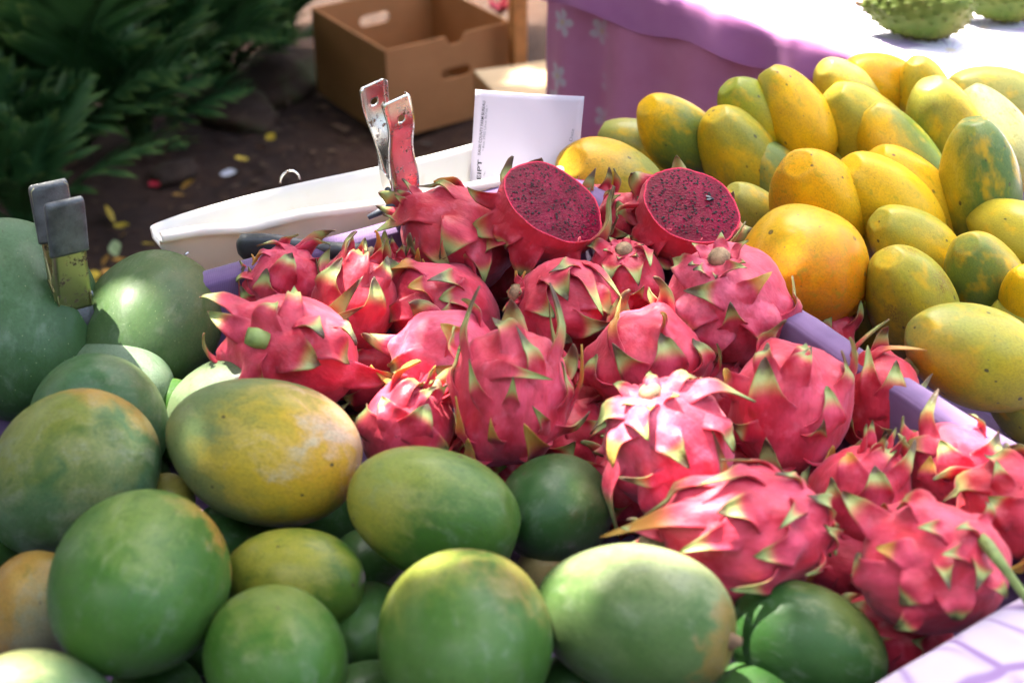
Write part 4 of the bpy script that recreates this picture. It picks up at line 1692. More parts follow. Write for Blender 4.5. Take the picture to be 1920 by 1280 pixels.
# right clamp: bare metal, on the tub lip; left clamp: grey sleeves, on the purple rim
clamp(at_z(752, 345, 0.892), R(2), R(-9), 'bare shiny metal spring clamp with round holes on the white tub lip', False, H=0.090, wd=0.0128, gap=0.0205, yaw=R(3))
clamp(at_z(134, 560, 0.875), R(0), R(2), 'grey sleeved rusty spring clamp on the purple rim behind the green mangos', True, H=0.088, wd=0.0136, gap=0.019)

# ---- white plastic tub hanging on the back rim
def tub():
    near0, near1 = at_z(300, 437, 0.880), at_z(745, 366, 0.872)
    nd = (near1 - near0)
    nd.z = 0
    nd.normalize()
    bk = Vector((-nd.y, nd.x, 0))
    # far rim: on a line 7 cm behind, at the height where the photograph shows it
    n = 60
    L = 0.375
    f0 = at_plane(322, 412, near0 + bk * 0.058, bk)
    f1 = at_plane(884, 268, near0 + bk * 0.070, bk)
    root = empty('plastic_tub', near0 + bk * 0.03 + nd * 0.25 - Vector((0, 0, 0.12)))
    inv = -root.location
    tag(root, 'white plastic tub with a rolled lip hanging behind the dragon fruits', 'tub')
    def near(t):
        z = near0.z + (near1.z - near0.z) * (t / ((near1 - near0).to_2d().length))
        dip = -0.006 * math.exp(-((t - 0.075) / 0.03) ** 2)
        return Vector((near0.x, near0.y, 0)) + nd * t + Vector((0, 0, z + dip))
    tf0 = (f0 - near0).dot(nd)
    tf1 = (f1 - near0).dot(nd)
    def far(t):
        z = f0.z + (f1.z - f0.z) * (t - tf0) / (tf1 - tf0)
        return Vector((near0.x, near0.y, 0)) + bk * (0.058 + 0.012 * (t - tf0) / (tf1 - tf0)) + nd * t + Vector((0, 0, z + 0.003 * math.sin(t * 17)))
    # cross section: outer near wall up, lip, inner near wall, floor, inner far wall, far lip
    vs = []
    ts = [0.0, 0.006, 0.014, 0.03] + list(np.linspace(0.05, L, n - 4))
    for k, t in enumerate(ts):
        a, f = near(t), far(max(t, 0.0))
        taper = max(0.0, 1 - t / 0.05)
        f = f + nd * 0.0
        sh = nd * (0.05 * (1 - 0.2)) * taper
        ctr = (a + f) / 2
        if t < 0.03:       # end wall: sections close up towards the pointed corner
            q = (t / 0.03) ** 0.5
            f = a + (f - a) * (0.72 + 0.28 * q)
        d = (f - a)
        low = 0.105
        wob = 0.0022 * math.sin(t * 23)
        sec = [
            a + bk * 0.026 + Vector((0, 0, -low)) + nd * 0.055 * taper,
            a + bk * 0.014 + Vector((0, 0, -low * 0.5)) + nd * 0.028 * taper,
            a + bk * 0.005 + Vector((0, 0, -0.016)),
            a + bk * 0.004 + Vector((0, 0, -0.010)),
            a + bk * -0.003 + Vector((0, 0, -0.009 + wob)),
            a + bk * -0.0055 + Vector((0, 0, -0.005 + wob)),
            a + bk * -0.0035 + Vector((0, 0, 0.0 + wob)),
            a + bk * 0.003 + Vector((0, 0, 0.001 + wob)),
            a + bk * 0.009 + Vector((0, 0, -0.004 + wob)),
            a + bk * 0.014 + Vector((0, 0, -0.03)) + nd * 0.012 * taper,
            a + d * 0.42 + Vector((0, 0, -low * 0.93)) + nd * 0.05 * taper,
            a + d * 0.70 + Vector((0, 0, -low * 0.93)) + nd * 0.05 * taper,
            f + bk * -0.008 + Vector((0, 0, -0.045)) + nd * 0.02 * taper,
            f + bk * -0.004 + Vector((0, 0, -0.008)),
            f + Vector((0, 0, 0.0)),
            f + bk * 0.006 + Vector((0, 0, 0.0)),
            f + bk * 0.010 + Vector((0, 0, -0.006)),
        ]
        vs += [p + inv for p in sec]
    m = 17
    fs = grid_faces(len(ts), m)
    fs += [(0, 14, 13, 12), (0, 12, 11, 1), (1, 11, 10, 2), (2, 10, 9, 3)]
    t = NT('white_plastic')
    co = t.objco()
    c = t.mix(t.mapr(t.noise(co, 14, 4), 0.35, 0.7), (0.80, 0.78, 0.75), (0.86, 0.84, 0.82))
    c = t.mix(t.mapr(t.noise(co, 38, 4), 0.64, 0.74, 0, 0.35), c, (0.60, 0.46, 0.30))
    v = t.voro(co, 22)
    vs3 = t.n('ShaderNodeSeparateColor')
    t.set(vs3.inputs[0], v.outputs['Color'])
    sp = t.math('MULTIPLY', t.mapr(v.outputs['Distance'], 0.03, 0.11, 0.8, 0.0), t.math('LESS_THAN', vs3.outputs[0], 0.10))
    c = t.mix(sp, c, (0.65, 0.22, 0.36))
    pm = t.bsdf(c, 0.42, t.bump(t.noise(co, 30, 3), 0.08, 0.002), Subsurface_Weight=0.1, Subsurface_Scale=0.01)
    mat = t.finish(t.mixsh(0.45, pm, t.translucent((0.88, 0.80, 0.72))))
    me = new_mesh('shell', vs, fs, mats=[mat])
    o = link('shell', me, root)
    s = o.modifiers.new('thickness', 'SOLIDIFY')
    s.thickness = 0.0016
    s2 = o.modifiers.new('subsurf', 'SUBSURF')
    s2.levels = s2.render_levels = 1
    # wire hoop behind the far rim
    c0 = at_plane(543, 330, near0 + bk * 0.078, bk) + inv
    pts = []
    for k in range(15):
        a = math.pi * (k / 14)
        pts.append(c0 + nd * (-0.009 * math.cos(a)) + Vector((0, 0, 0.011 * math.sin(a) - 0.006)))
    link('wire_loop', tube_mesh('wire_loop', pts, 0.0014, 8), root, M_chrome)
    return near0, nd, bk
TUB = tub()

def wire():
    a = at_plane(346, 478, TUB[0] + TUB[2] * -0.004, TUB[2])
    b = at_plane(322, 496, TUB[0] + TUB[2] * -0.004, TUB[2])
    d = (b - a)
    o = link('steel_wire', tube_mesh('steel_wire', [a - d * 0.3, a, b, b + d * 2.0], 0.0011, 7), None, M_chrome)
    tag(o, 'thin steel wire sticking out under the left end of the white tub', 'wire')
wire()

# ---- knife with a black handle lying behind the dragon fruits
def knife():
    p0, p1 = at_z(446, 463, 0.858), at_z(688, 472, 0.856)
    root = empty('knife', p0)
    rotx = frame_x((p1 - p0).normalized(), Vector((0, -0.35, 0.94)))
    root.matrix_world = Matrix.Translation(p0) @ rotx.to_4x4()
    L = (p1 - p0).length
    vs = []
    n, m = 30, 18
    for i in range(n):
        t = i / (n - 1)
        endr = min(1, t / 0.035, (1 - t) / 0.03) if 0 < t < 1 else 0.0
        k = math.sqrt(max(0.0, 1 - (1 - endr) ** 2)) * 0.35 + 0.65
        k = k if 0 < t < 1 else 0.6
        sag = -0.006 * smooth(0.35, 1.0, t) + 0.0016 * math.sin(t * 9)
        for j in range(m):
            a = 2 * math.pi * j / m
            c, s = math.cos(a), math.sin(a)
            vs.append((t * L, math.copysign(abs(c) ** 0.7, c) * 0.0065 * k, math.copysign(abs(s) ** 0.7, s) * (0.0122 + 0.0015 * math.sin(t * 6)) * k + sag))
    fs = []
    for i in range(n - 1):
        for j in range(m):
            j2 = (j + 1) % m
            fs.append((i * m + j, i * m + j2, (i + 1) * m + j2, (i + 1) * m + j))
    fs.append(tuple(range(m))[::-1])
    fs.append(tuple((n - 1) * m + j for j in range(m)))
    link('handle', new_mesh('handle', vs, fs), root, plain('black_plastic', (0.045, 0.050, 0.052), 0.42, 0.25, 40, 0.3))
    # blade
    bl = [(L - 0.004, -0.014), (L + 0.05, -0.040), (L + 0.10, -0.062), (L + 0.115, -0.062), (L + 0.06, -0.026), (L + 0.01, 0.000)]
    xf = Matrix(((1, 0, 0, -0.004), (0, 0, 1, 0), (0, 1, 0, -0.006), (0, 0, 0, 1)))
    link('blade', prism('blade', bl, [], 0.0016, xf, M_chrome), root)
    tag(root, 'black handled knife lying between the dragon fruits and the white tub', 'knife')
knife()

def strap():
    pts = [at_z(690, 408, 0.874), at_z(715, 396, 0.878), at_z(738, 385, 0.880), at_z(745, 365, 0.886)]
    o = link('cord', tube_mesh('cord', pts, [0.0022, 0.0034, 0.0034, 0.0026], 8), None, plain('slate_rubber', (0.075, 0.085, 0.11), 0.5, 0.2, 60))
    tag(o, 'slate grey cord under the jaws of the shiny clamp', 'cord')
strap()

# ---- receipt slip standing behind the cut dragon fruit
def receipt():
    bl = at_z(876, 420, 0.815)
    pn = Vector((-0.10, -1.0, 0.20)).normalized()      # faces the viewer, leaning back a little
    anchor = at_z(990, 330, 0.848)
    def P(px, py):
        return at_plane(px, py, anchor, pn)
    tl, trr, l2, r2 = P(892, 167), P(1096, 180), P(879, 372), P(1078, 372)
    cen = (l2 + r2) / 2
    x = (trr - tl).normalized()
    z = pn
    y = z.cross(x).normalized()
    rot = Matrix((x, y, z)).transposed()
    root = empty('receipt', cen, rot)
    rt = rot.transposed()
    def loc(p):
        q = rt @ (p - cen)
        return (q.x, q.y)
    W_ = (trr - tl).length
    nx, ny = 18, 18
    vs = []
    c4 = [loc(l2), loc(r2), loc(trr), loc(tl)]
    def bend(x_, y_):
        return 0.004 * math.sin((x_ / W_ + 0.5) * 3.0) + 0.002 * (y_ / 0.1) ** 2
    for i in range(nx):
        s = i / (nx - 1)
        for j in range(ny):
            t = j / (ny - 1)
            a = (c4[0][0] * (1 - s) + c4[1][0] * s, c4[0][1] * (1 - s) + c4[1][1] * s)
            b = (c4[3][0] * (1 - s) + c4[2][0] * s, c4[3][1] * (1 - s) + c4[2][1] * s)
            X, Y = a[0] * (1 - t) + b[0] * t, a[1] * (1 - t) + b[1] * t
            vs.append((X, Y, bend(X, Y)))
    t = NT('lilac_white_paper')
    c = t.mix(t.noise(t.objco(), 40, 3), (0.74, 0.69, 0.78), (0.78, 0.73, 0.82))
    pm = t.bsdf(c, 0.8)
    mat = t.finish(t.mixsh(0.42, pm, t.translucent(c)))
    o = link('slip', new_mesh('slip', vs, grid_faces(nx, ny), mats=[mat]), root)
    s = o.modifiers.new('thickness', 'SOLIDIFY')
    s.thickness = 0.0003
    s.offset = 0
    ink = plain('black_ink', (0.02, 0.02, 0.03), 0.7, 0.0, 10, 0.0)
    grey = plain('grey_ink', (0.30, 0.29, 0.36), 0.7, 0.0, 10, 0.0)
    dg = bpy.context.evaluated_depsgraph_get()
    def text(s_, p_start, p_end, mat_, bold=0.0, height=None):
        """set s_ reading from one pixel to the other on the slip"""
        cu = bpy.data.curves.new('lettering', 'FONT')
        cu.body = s_
        cu.size = 1
        cu.offset = bold
        cu.resolution_u = 3
        ob = bpy.data.objects.new('lettering_curve', cu)
        COL.objects.link(ob)
        bpy.context.view_layer.update()
        me = bpy.data.meshes.new_from_object(ob.evaluated_get(bpy.context.evaluated_depsgraph_get()))
        bpy.data.objects.remove(ob)
        co = np.array([v.co[:] for v in me.vertices])
        w0, w1 = co[:, 0].min(), co[:, 0].max()
        a, b = Vector(loc(P(*p_start))), Vector(loc(P(*p_end)))
        d = (b - a)
        L = d.length
        d.normalize()
        nn = Vector((-d.y, d.x))
        sx = L / (w1 - w0)
        sy = (height / 0.72) if height else sx
        for v in me.vertices:
            q = a + d * ((v.co.x - w0) * sx) + nn * (v.co.y * sy)
            v.co = (q.x, q.y, bend(q.x, q.y) + 0.0006)
        me.name = 'lettering'
        me.materials.clear()
        me.materials.append(mat_)
        link('lettering', me, root)
    text('RECEIPT', (900, 373), (904, 299), ink, 0.016, 0.0040)
    text('KAUAI COUNTY FARM BUREAU', (901, 290), (911, 189), ink, 0.003, 0.0027)
    text('\u2022 Box 3985 Lihue 96766 \u2022', (908, 282), (916, 197), grey, 0.0, 0.0023)
    text('Date', (1073, 264), (1077, 241), grey, 0.0, 0.0028)
    text('No.', (910, 329), (911, 320), grey, 0.0, 0.0020)
    tag(root, 'pale receipt slip with sideways print standing behind the cut dragon fruit', 'receipt')
receipt()
# ================================================================== MANGOS
# cx, cy, long and short half-axis in pixels, angle of the stem end, towards/away, height, label
UR, UL, TOP, RT, LF, FR, DN = (1, 1, .3), (-1, 1, .3), (0, 1, .2), (1, 0, .3), (-1, 0, .3), (0, 0, 1), (0, -1, .2)
mango(30, 600, 190, 158, 100, -1, .845, 'very big dark green mango at the left edge below the clamp', (.048, .118, .034), (.075, .155, .055), [((-.6, .9, .4), .5, .5, (.18, .30, .16), .6)], .38, .6, .05, .45)
mango(282, 612, 150, 127, 60, -1, .830, 'round olive green mango with a sunlit pale flank below the white tub', (.070, .140, .040), (.105, .175, .060), [((.8, .5, .2), .75, .4, (.20, .15, .06), .5)], .25, .55, .05, .48)
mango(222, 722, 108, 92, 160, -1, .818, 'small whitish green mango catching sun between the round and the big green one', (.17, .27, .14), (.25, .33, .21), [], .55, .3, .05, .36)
mango(192, 800, 134, 128, 120, 1, .822, 'bluish green mango behind the broad yellow flecked one on the left', GB, (.105, .215, .105), [((.7, .6, .3), .85, .3, (.24, .22, .08), .5)], .5, .25, .1, .38)
mango(318, 790, 80, 66, 70, 1, .795, 'green mango squeezed low between the bluish and the yellow orange mango', G1, G2, [], .3, .3, .05)
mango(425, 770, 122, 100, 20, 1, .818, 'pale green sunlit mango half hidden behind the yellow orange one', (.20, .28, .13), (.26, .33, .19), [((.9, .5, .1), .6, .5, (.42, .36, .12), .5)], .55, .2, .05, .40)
mango(128, 895, 172, 150, 40, 1, .838, 'broad waxy green mango with yellow flecks and an orange top on the left', GB, (.16, .27, .14), [((-.5, .8, .3), .45, .4, YG, .7), ((.55, .95, 0), .78, .2, (.56, .30, .06), .85), ((.3, .2, 1), .88, .25, (.36, .33, .08), .5)], .62, .2, .08, .36)
mango(496, 843, 186, 137, -14, 1, .855, 'large yellow and orange blushed mango lying on top of the heap', (.17, .25, .09), (.26, .30, .10), [((.40, .0, .85), .50, .45, (.68, .46, .025), .9), ((.85, .0, .5), .70, .4, (.70, .34, .03), .9), ((.8, .4, .4), .9, .22, (.74, .50, .36), .8), ((.1, .2, 1), 1.0, .14, (.66, .54, .30), .7)], .3, .15, .3, .36, stem=True)
mango(262, 1092, 182, 164, 60, -1, .862, 'big round green mango with a russet orange upper right shoulder', (.055, .160, .020), (.085, .195, .035), [((.8, .75, -.1), .88, .16, (.56, .22, .04), .95), ((.2, .8, .4), .80, .3, (.24, .32, .06), .7)], .42, .12, .15, .38)
mango(815, 962, 183, 122, -20, -1, .845, 'long green mango with yellow shoulder and dark scuffs in the centre front', (.060, .160, .020), (.085, .190, .032), [((-.9, .5, .3), .45, .4, (.40, .36, .05), .8), ((0, .9, .3), .62, .4, (.22, .30, .07), .7)], .28, .12, .5, .36)
mango(872, 1200, 176, 166, 100, -1, .862, 'smooth green mango at the bottom edge with a pale yellow rim', (.055, .155, .020), (.090, .190, .040), [((-.5, .9, .1), .75, .3, (.36, .36, .06), .7), ((.6, .8, .1), .8, .2, (.36, .25, .06), .6)], .45, .08, .05, .40)
mango(1190, 1160, 192, 142, -12, 1, .855, 'pale green mango with brown stem scar in front of the big dragon fruit', (.085, .175, .040), (.140, .220, .075), [((.2, .9, .2), .55, .4, (.34, .38, .18), .8), ((.95, -.35, .2), .82, .14, (.30, .20, .05), .9)], .35, .1, .15, .40, stem=True)  # the pale upper side is top light put into the skin colour
mango(552, 1088, 135, 100, -8, 1, .822, 'yellow green mango with a dark scratch under the large yellow one', (.065, .150, .014), (.095, .185, .022), [((-.4, .5, .7), .55, .4, (.36, .34, .04), .85)], .15, .15, .45, .36)
mango(520, 1235, 144, 132, 120, -1, .846, 'plain green mango with one round grey mark at the bottom edge', (.055, .165, .018), (.080, .195, .032), [((-.1, .9, .3), .72, .3, (.26, .30, .06), .6)], .35, .1, .35, .40)
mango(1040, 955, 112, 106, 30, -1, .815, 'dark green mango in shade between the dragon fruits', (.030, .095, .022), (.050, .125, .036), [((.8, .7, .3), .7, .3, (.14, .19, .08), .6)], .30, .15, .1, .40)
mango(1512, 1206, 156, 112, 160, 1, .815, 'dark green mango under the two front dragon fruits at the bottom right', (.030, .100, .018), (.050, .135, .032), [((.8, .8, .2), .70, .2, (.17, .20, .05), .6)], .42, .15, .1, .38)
mango(60, 1145, 108, 98, 60, 1, .800, 'orange and yellow mango half hidden at the left edge', (.42, .23, .04), (.50, .32, .07), [((.7, -.6, .5), .4, .4, (.24, .30, .20), .7)], .45, .1, .2, .38)
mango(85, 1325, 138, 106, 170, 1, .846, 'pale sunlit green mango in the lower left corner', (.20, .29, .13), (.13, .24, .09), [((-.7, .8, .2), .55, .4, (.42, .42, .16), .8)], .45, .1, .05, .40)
mango(1018, 1075, 58, 52, 80, 1, .785, 'small wrinkled yellow mango wedged between three green ones', (.40, .28, .10), (.50, .38, .14), [], .2, .1, .4, .5)
mango(312, 948, 62, 52, 70, 1, .810, 'yellow tipped mango peeping out above the round green one', (.42, .36, .06), (.48, .42, .09), [], .15, .1, .1, .42)
low = [  # bottom layer: shade of the gaps put into a darker skin colour
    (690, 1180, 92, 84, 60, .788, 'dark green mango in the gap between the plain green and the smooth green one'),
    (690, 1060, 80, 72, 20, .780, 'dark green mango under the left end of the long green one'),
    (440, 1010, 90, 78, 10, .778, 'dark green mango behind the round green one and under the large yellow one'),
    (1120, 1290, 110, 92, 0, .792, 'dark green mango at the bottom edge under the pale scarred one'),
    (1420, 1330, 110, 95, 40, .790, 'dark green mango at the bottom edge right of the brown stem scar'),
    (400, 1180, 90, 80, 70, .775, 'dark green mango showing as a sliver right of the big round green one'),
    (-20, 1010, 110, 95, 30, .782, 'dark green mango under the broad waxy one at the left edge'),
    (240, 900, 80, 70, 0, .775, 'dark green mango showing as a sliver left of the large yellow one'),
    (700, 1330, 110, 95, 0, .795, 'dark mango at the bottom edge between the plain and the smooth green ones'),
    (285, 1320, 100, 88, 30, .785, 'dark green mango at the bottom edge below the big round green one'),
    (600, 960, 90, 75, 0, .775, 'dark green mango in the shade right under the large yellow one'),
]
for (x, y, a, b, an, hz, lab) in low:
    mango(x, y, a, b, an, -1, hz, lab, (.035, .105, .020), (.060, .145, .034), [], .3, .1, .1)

# ================================================================== PAPAYAS
LG = ((-.6, .5, .4), .35, .5, PG, .8)
papaya(1272, 252, 92, 62, 138, 1, .845, 'papaya with yellow crown and green belly at the left end of the back row', PY, (.48, .32, .02), [((.6, -.8, .3), .15, .35, (.13, .20, .035), .95), ((.6, .6, .4), .75, .2, (.20, .26, .08), .6)], .12)
papaya(1215, 292, 104, 58, 152, 1, .812, 'mottled green yellow papaya behind the spotted yellow one', (.36, .32, .05), PY, [((-.2, .9, .3), .40, .4, (.20, .25, .07), .8)], .4, bloom=.2)
papaya(1146, 352, 112, 82, 146, 1, .828, 'yellow papaya with grey spots between the receipt and the cut fruit', (.58, .36, .015), (.60, .40, .05), [((.8, .5, .2), .72, .2, (.22, .26, .08), .85), ((-.2, .7, .5), .75, .3, PO, .6)], .85, neck=.2)
papaya(1430, 238, 106, 64, 128, 1, .850, 'green yellow papaya with dark specks in front of the tall orange yellow one', PYG, (.44, .35, .03), [((-.4, .8, .4), .55, .35, PG, .7)], .3)
papaya(1492, 218, 112, 58, 120, 1, .868, 'tall orange yellow papaya with a pale scar in the back row', (.60, .33, .012), PY, [((-.8, .6, .1), .68, .2, (.24, .26, .04), .8)], .08)
papaya(1392, 298, 108, 70, 122, 1, .828, 'yellow papaya with green spots right of the sliced dragon fruits', PY, (.46, .34, .02), [((.6, .5, .4), .45, .35, (.22, .26, .05), .8), ((.3, -.9, .3), .5, .4, (.28, .28, .03), .7)], .4)
papaya(1466, 345, 92, 58, 126, 1, .806, 'small greenish papaya tucked behind the smooth orange one', (.24, .28, .06), (.30, .31, .06), [((-.2, .8, .3), .4, .5, (.16, .24, .08), .7)], .2, rib=.035, bloom=.2)
papaya(1588, 178, 78, 52, 128, 1, .868, 'pale lemon papaya with sunlit top in the back row', (.46, .40, .09), (.50, .42, .10), [((-.8, .2, .3), .5, .4, (.38, .28, .03), .7)], .1)
papaya(1650, 165, 84, 60, 148, 1, .862, 'deep orange papaya at the very back of the pile', (.64, .27, .006), (.62, .32, .01), [], .1)
papaya(1632, 258, 118, 72, 128, 1, .842, 'olive yellow papaya with a swollen neck under the pale lemon one', (.42, .33, .02), (.48, .35, .02), [((.2, .8, .4), .5, .5, (.30, .30, .04), .7)], .15, rib=.045)
papaya(1690, 300, 118, 66, 122, 1, .838, 'papaya half yellow half green along its length in the middle of the pile', (.56, .33, .012), PY, [((.8, .35, .2), .42, .34, (.13, .20, .035), .95), ((-.3, .9, .2), .8, .2, (.26, .28, .06), .7)], .12)
papaya(1733, 190, 84, 52, 100, 1, .856, 'slim yellow papaya between the deep orange and the knobbly one', (.48, .37, .04), (.50, .36, .03), [], .25)
papaya(1772, 255, 112, 70, 106, 1, .848, 'yellow papaya with a rough olive top behind the dark green one', (.52, .35, .02), (.46, .34, .03), [((-.6, .6, .4), .42, .4, (.25, .27, .05), .8), ((.2, -.8, .3), .6, .4, (.30, .29, .03), .7)], .15, scuff=.35)
papaya(1868, 262, 124, 62, 118, 1, .838, 'papaya with sunlight painted into its pale colour on the right of the pile', (.50, .46, .17), (.52, .48, .20), [], .05)  # pale base colour stands in for direct sun on this fruit
papaya(1866, 192, 98, 66, 160, 1, .838, 'dull green yellow papaya at the back right by the sunny table', (.30, .29, .06), (.36, .32, .07), [], .1)
papaya(1836, 345, 124, 73, 96, 1, .850, 'dark green papaya with a yellow left flank standing upright', (.105, .165, .035), (.080, .145, .032), [((-.95, 0, .3), .55, .36, (.46, .36, .02), .95), ((0, .95, .2), .75, .25, (.22, .26, .08), .6)], .2, bloom=.2, rough=.34)
papaya(1536, 385, 112, 84, 118, 1, .848, 'smooth orange papaya with a round stem scar next to the big spotted one', (.70, .38, .008), PO, [((-.3, .8, .2), .78, .2, (.46, .32, .04), .6)], .25)
papaya(1662, 392, 122, 80, 130, 1, .838, 'orange papaya with a creased stem dimple in front of its twin', (.72, .40, .008), (.68, .42, .015), [((-.2, -.7, .5), .7, .3, (.44, .32, .02), .6)], .2, rib=.035)
papaya(1708, 378, 118, 74, 128, 1, .826, 'orange papaya half covered by the creased one', (.72, .38, .008), (.68, .40, .015), [], .2, rib=.02)
papaya(1712, 462, 96, 66, 140, 1, .826, 'yellow green papaya under the two orange ones', (.44, .35, .03), PY, [((-.1, .8, .4), .4, .4, (.28, .30, .05), .8)], .35, rib=.03)
papaya(1512, 508, 122, 108, -35, -1, .850, 'large ripe orange papaya with many grey spots above the dragon fruits', (.70, .37, .007), (.72, .31, .005), [((-.5, .7, .3), .5, .5, (.54, .36, .02), .8), ((.5, -.6, .4), .5, .4, (.66, .19, .003), .95)], .95, neck=.12, rib=.02, ratio=1.35, rough=.34)
papaya(1706, 568, 114, 80, 112, 1, .826, 'yellow green papaya with brown scuffed belly beside the tray wall', (.46, .34, .02), (.40, .33, .03), [((.7, .5, .3), .55, .4, (.30, .30, .04), .7), ((-.3, -.9, .3), .35, .35, (.25, .16, .02), .6)], .3, scuff=.8)
papaya(1846, 520, 92, 70, 118, 1, .826, 'papaya with green lower half and a blotched yellow top', (.48, .34, .03), (.42, .33, .03), [((-.1, -.5, .8), .35, .35, (.12, .19, .045), .9)], .25, scuff=.4)
papaya(1900, 438, 92, 60, 150, -1, .832, 'greenish yellow papaya leaning at the right edge', (.40, .34, .03), (.34, .31, .04), [], .1)
papaya(1828, 668, 132, 92, 156, 1, .842, 'large yellow green papaya with an orange patch nearest to the right edge', (.48, .37, .02), (.40, .35, .03), [((-.5, -.3, .7), .68, .22, (.62, .28, .01), .9), ((-.3, .6, .5), .5, .4, (.26, .28, .05), .75), ((-.95, .2, .1), .8, .2, (.14, .20, .05), .8)], .45, rough=.36)
papaya(1922, 556, 62, 46, 90, 1, .836, 'bright yellow papaya cut off by the right edge', (.58, .36, .01), PY, [], .1)
papaya(1418, 415, 84, 56, 130, 1, .812, 'pale yellow green papaya right behind the sliced dragon fruit', (.42, .34, .05), (.46, .36, .05), [((-.2, .8, .3), .5, .5, (.28, .30, .07), .7)], .2)
papaya(1562, 338, 84, 54, 130, 1, .800, 'yellow green papaya deep between the orange and the olive ones', (.40, .34, .03), (.34, .31, .04), [], .1)
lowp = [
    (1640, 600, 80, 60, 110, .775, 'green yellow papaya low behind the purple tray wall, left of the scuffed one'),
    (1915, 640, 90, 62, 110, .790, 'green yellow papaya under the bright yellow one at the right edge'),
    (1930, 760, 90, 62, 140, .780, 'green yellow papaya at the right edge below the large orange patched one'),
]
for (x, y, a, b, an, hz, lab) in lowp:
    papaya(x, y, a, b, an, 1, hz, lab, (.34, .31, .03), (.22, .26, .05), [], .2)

# ================================================================== DRAGON FRUITS
dragon(957, 742, 112, (.05, .96, .12), .852, 'tallest dragon fruit in the centre with many upright green tipped scales', [
    (889, 655, 899, 546, 15, .35), (1028, 655, 1030, 551, 18, .35), (999, 690, 971, 620, 19), (942, 695, 1020, 709, 17), (858, 728, 867, 642, 13), (906, 745, 882, 679, 17),
    (959, 748, 962, 709, 15), (882, 816, 858, 752, 15), (932, 815, 922, 789, 15), (1012, 790, 999, 763, 15), (1053, 752, 1053, 682, 14), (1066, 735, 1087, 658, 13), (1050, 795, 1100, 773, 15),
    (960, 640, 925, 598, 26), (1000, 840, 985, 800, 30), (900, 850, 880, 826, 24)], 0, 1.20, extra=12, crown=False)
dragon(1254, 838, 124, (.24, -.72, -.65), .850, 'pale topped dragon fruit with its stem scar turned up in the centre front', [
    (1313, 744, 1403, 752, 26, .4), (1166, 772, 1113, 810, 26, .4), (1200, 776, 1215, 820, 34, .25), (1175, 822, 1151, 872, 27, .3), (1245, 815, 1285, 868, 36, .2), (1337, 886, 1336, 817, 14, .45),
    (1180, 740, 1156, 724, 14), (1226, 730, 1226, 705, 14, .35), (1268, 726, 1306, 714, 18, .35), (1161, 890, 1161, 991, 22, .35), (1225, 890, 1170, 893, 16, .3), (1300, 890, 1320, 950, 34, .2), (1225, 900, 1235, 970, 34, .2), (1340, 800, 1370, 842, 26, .2)], 2, 1.10, nub=1.0, crown=False, extra=8)
dragon(1388, 1003, 128, (-.93, -.10, .25), .852, 'large dragon fruit with long pale tips pointing left in the front row', [
    (1411, 900, 1313, 911, 22, .25), (1335, 905, 1213, 966, 17, .25), (1320, 962, 1140, 1004, 26, .2), (1357, 1008, 1287, 1030, 28, .3), (1440, 1080, 1381, 1100, 24, .25), (1490, 958, 1461, 990, 18, .25),
    (1528, 1048, 1512, 1074, 14, .3), (1490, 910, 1459, 892, 14, .2), (1440, 880, 1358, 864, 12, .25), (1420, 960, 1350, 960, 44, .12), (1490, 1020, 1420, 1040, 44, .12), (1540, 960, 1515, 930, 26, .15), (1550, 1010, 1545, 985, 20, .2)], 0, 1.30, nub=.8, extra=7)
dragon(1748, 1066, 128, (-.78, -.15, -.60), .852, 'front right dragon fruit with a thick green stem trailing to the right', [
    (1655, 992, 1589, 931, 38, .4), (1705, 1040, 1648, 1028, 34, .35), (1768, 1062, 1780, 1104, 18, .25), (1712, 1150, 1680, 1172, 22, .25), (1765, 1002, 1722, 990, 22, .2), (1812, 1003, 1794, 994, 16, .3), (1842, 975, 1846, 946, 14, .3),
    (1856, 1092, 1881, 1118, 16, .3), (1740, 960, 1690, 955, 40, .12), (1720, 1100, 1690, 1130, 44, .12), (1790, 1120, 1790, 1160, 40, .12), (1640, 1080, 1615, 1040, 44, .10), (1830, 1060, 1830, 1100, 22, .2), (1800, 1040, 1770, 1040, 22, .2)], 0, 1.16, crown=False, extra=5,
    stem=[(1835, 1000, 8, .0), (1850, 1020, 13, .25), (1868, 1044, 11, .5), (1893, 1078, 8, .65), (1916, 1110, 8, .7), (1932, 1134, 8, .6)])
dragon(1482, 762, 116, (.10, .95, .15), .846, 'plump dragon fruit with three big green tips right of the centre', [
    (1488, 712, 1518, 658, 32, .25), (1577, 720, 1577, 664, 18, .3), (1392, 732, 1364, 694, 32, .3), (1524, 806, 1542, 788, 20, .25), (1412, 804, 1376, 793, 22, .25), (1450, 780, 1440, 690, 50, .08), (1545, 800, 1550, 730, 44, .08),
    (1460, 880, 1440, 830, 40, .12), (1440, 690, 1440, 650, 22, .15), (1500, 680, 1510, 648, 18, .15), (1530, 860, 1560, 838, 34, .2)], 0, 1.10, crown=False, extra=7)
dragon(1646, 752, 80, (.25, .88, .35), .828, 'smaller dragon fruit against the purple wall with long thin curling tips', [
    (1596, 690, 1660, 608, 11, .6), (1650, 664, 1723, 658, 11, .6), (1696, 756, 1740, 709, 15, .4), (1636, 740, 1629, 662, 22, .3), (1600, 810, 1592, 766, 22, .25), (1652, 812, 1710, 797, 20, .25), (1670, 740, 1680, 680, 28, .15), (1650, 850, 1660, 810, 30, .12)], 1, 1.25, crown=False, extra=8)
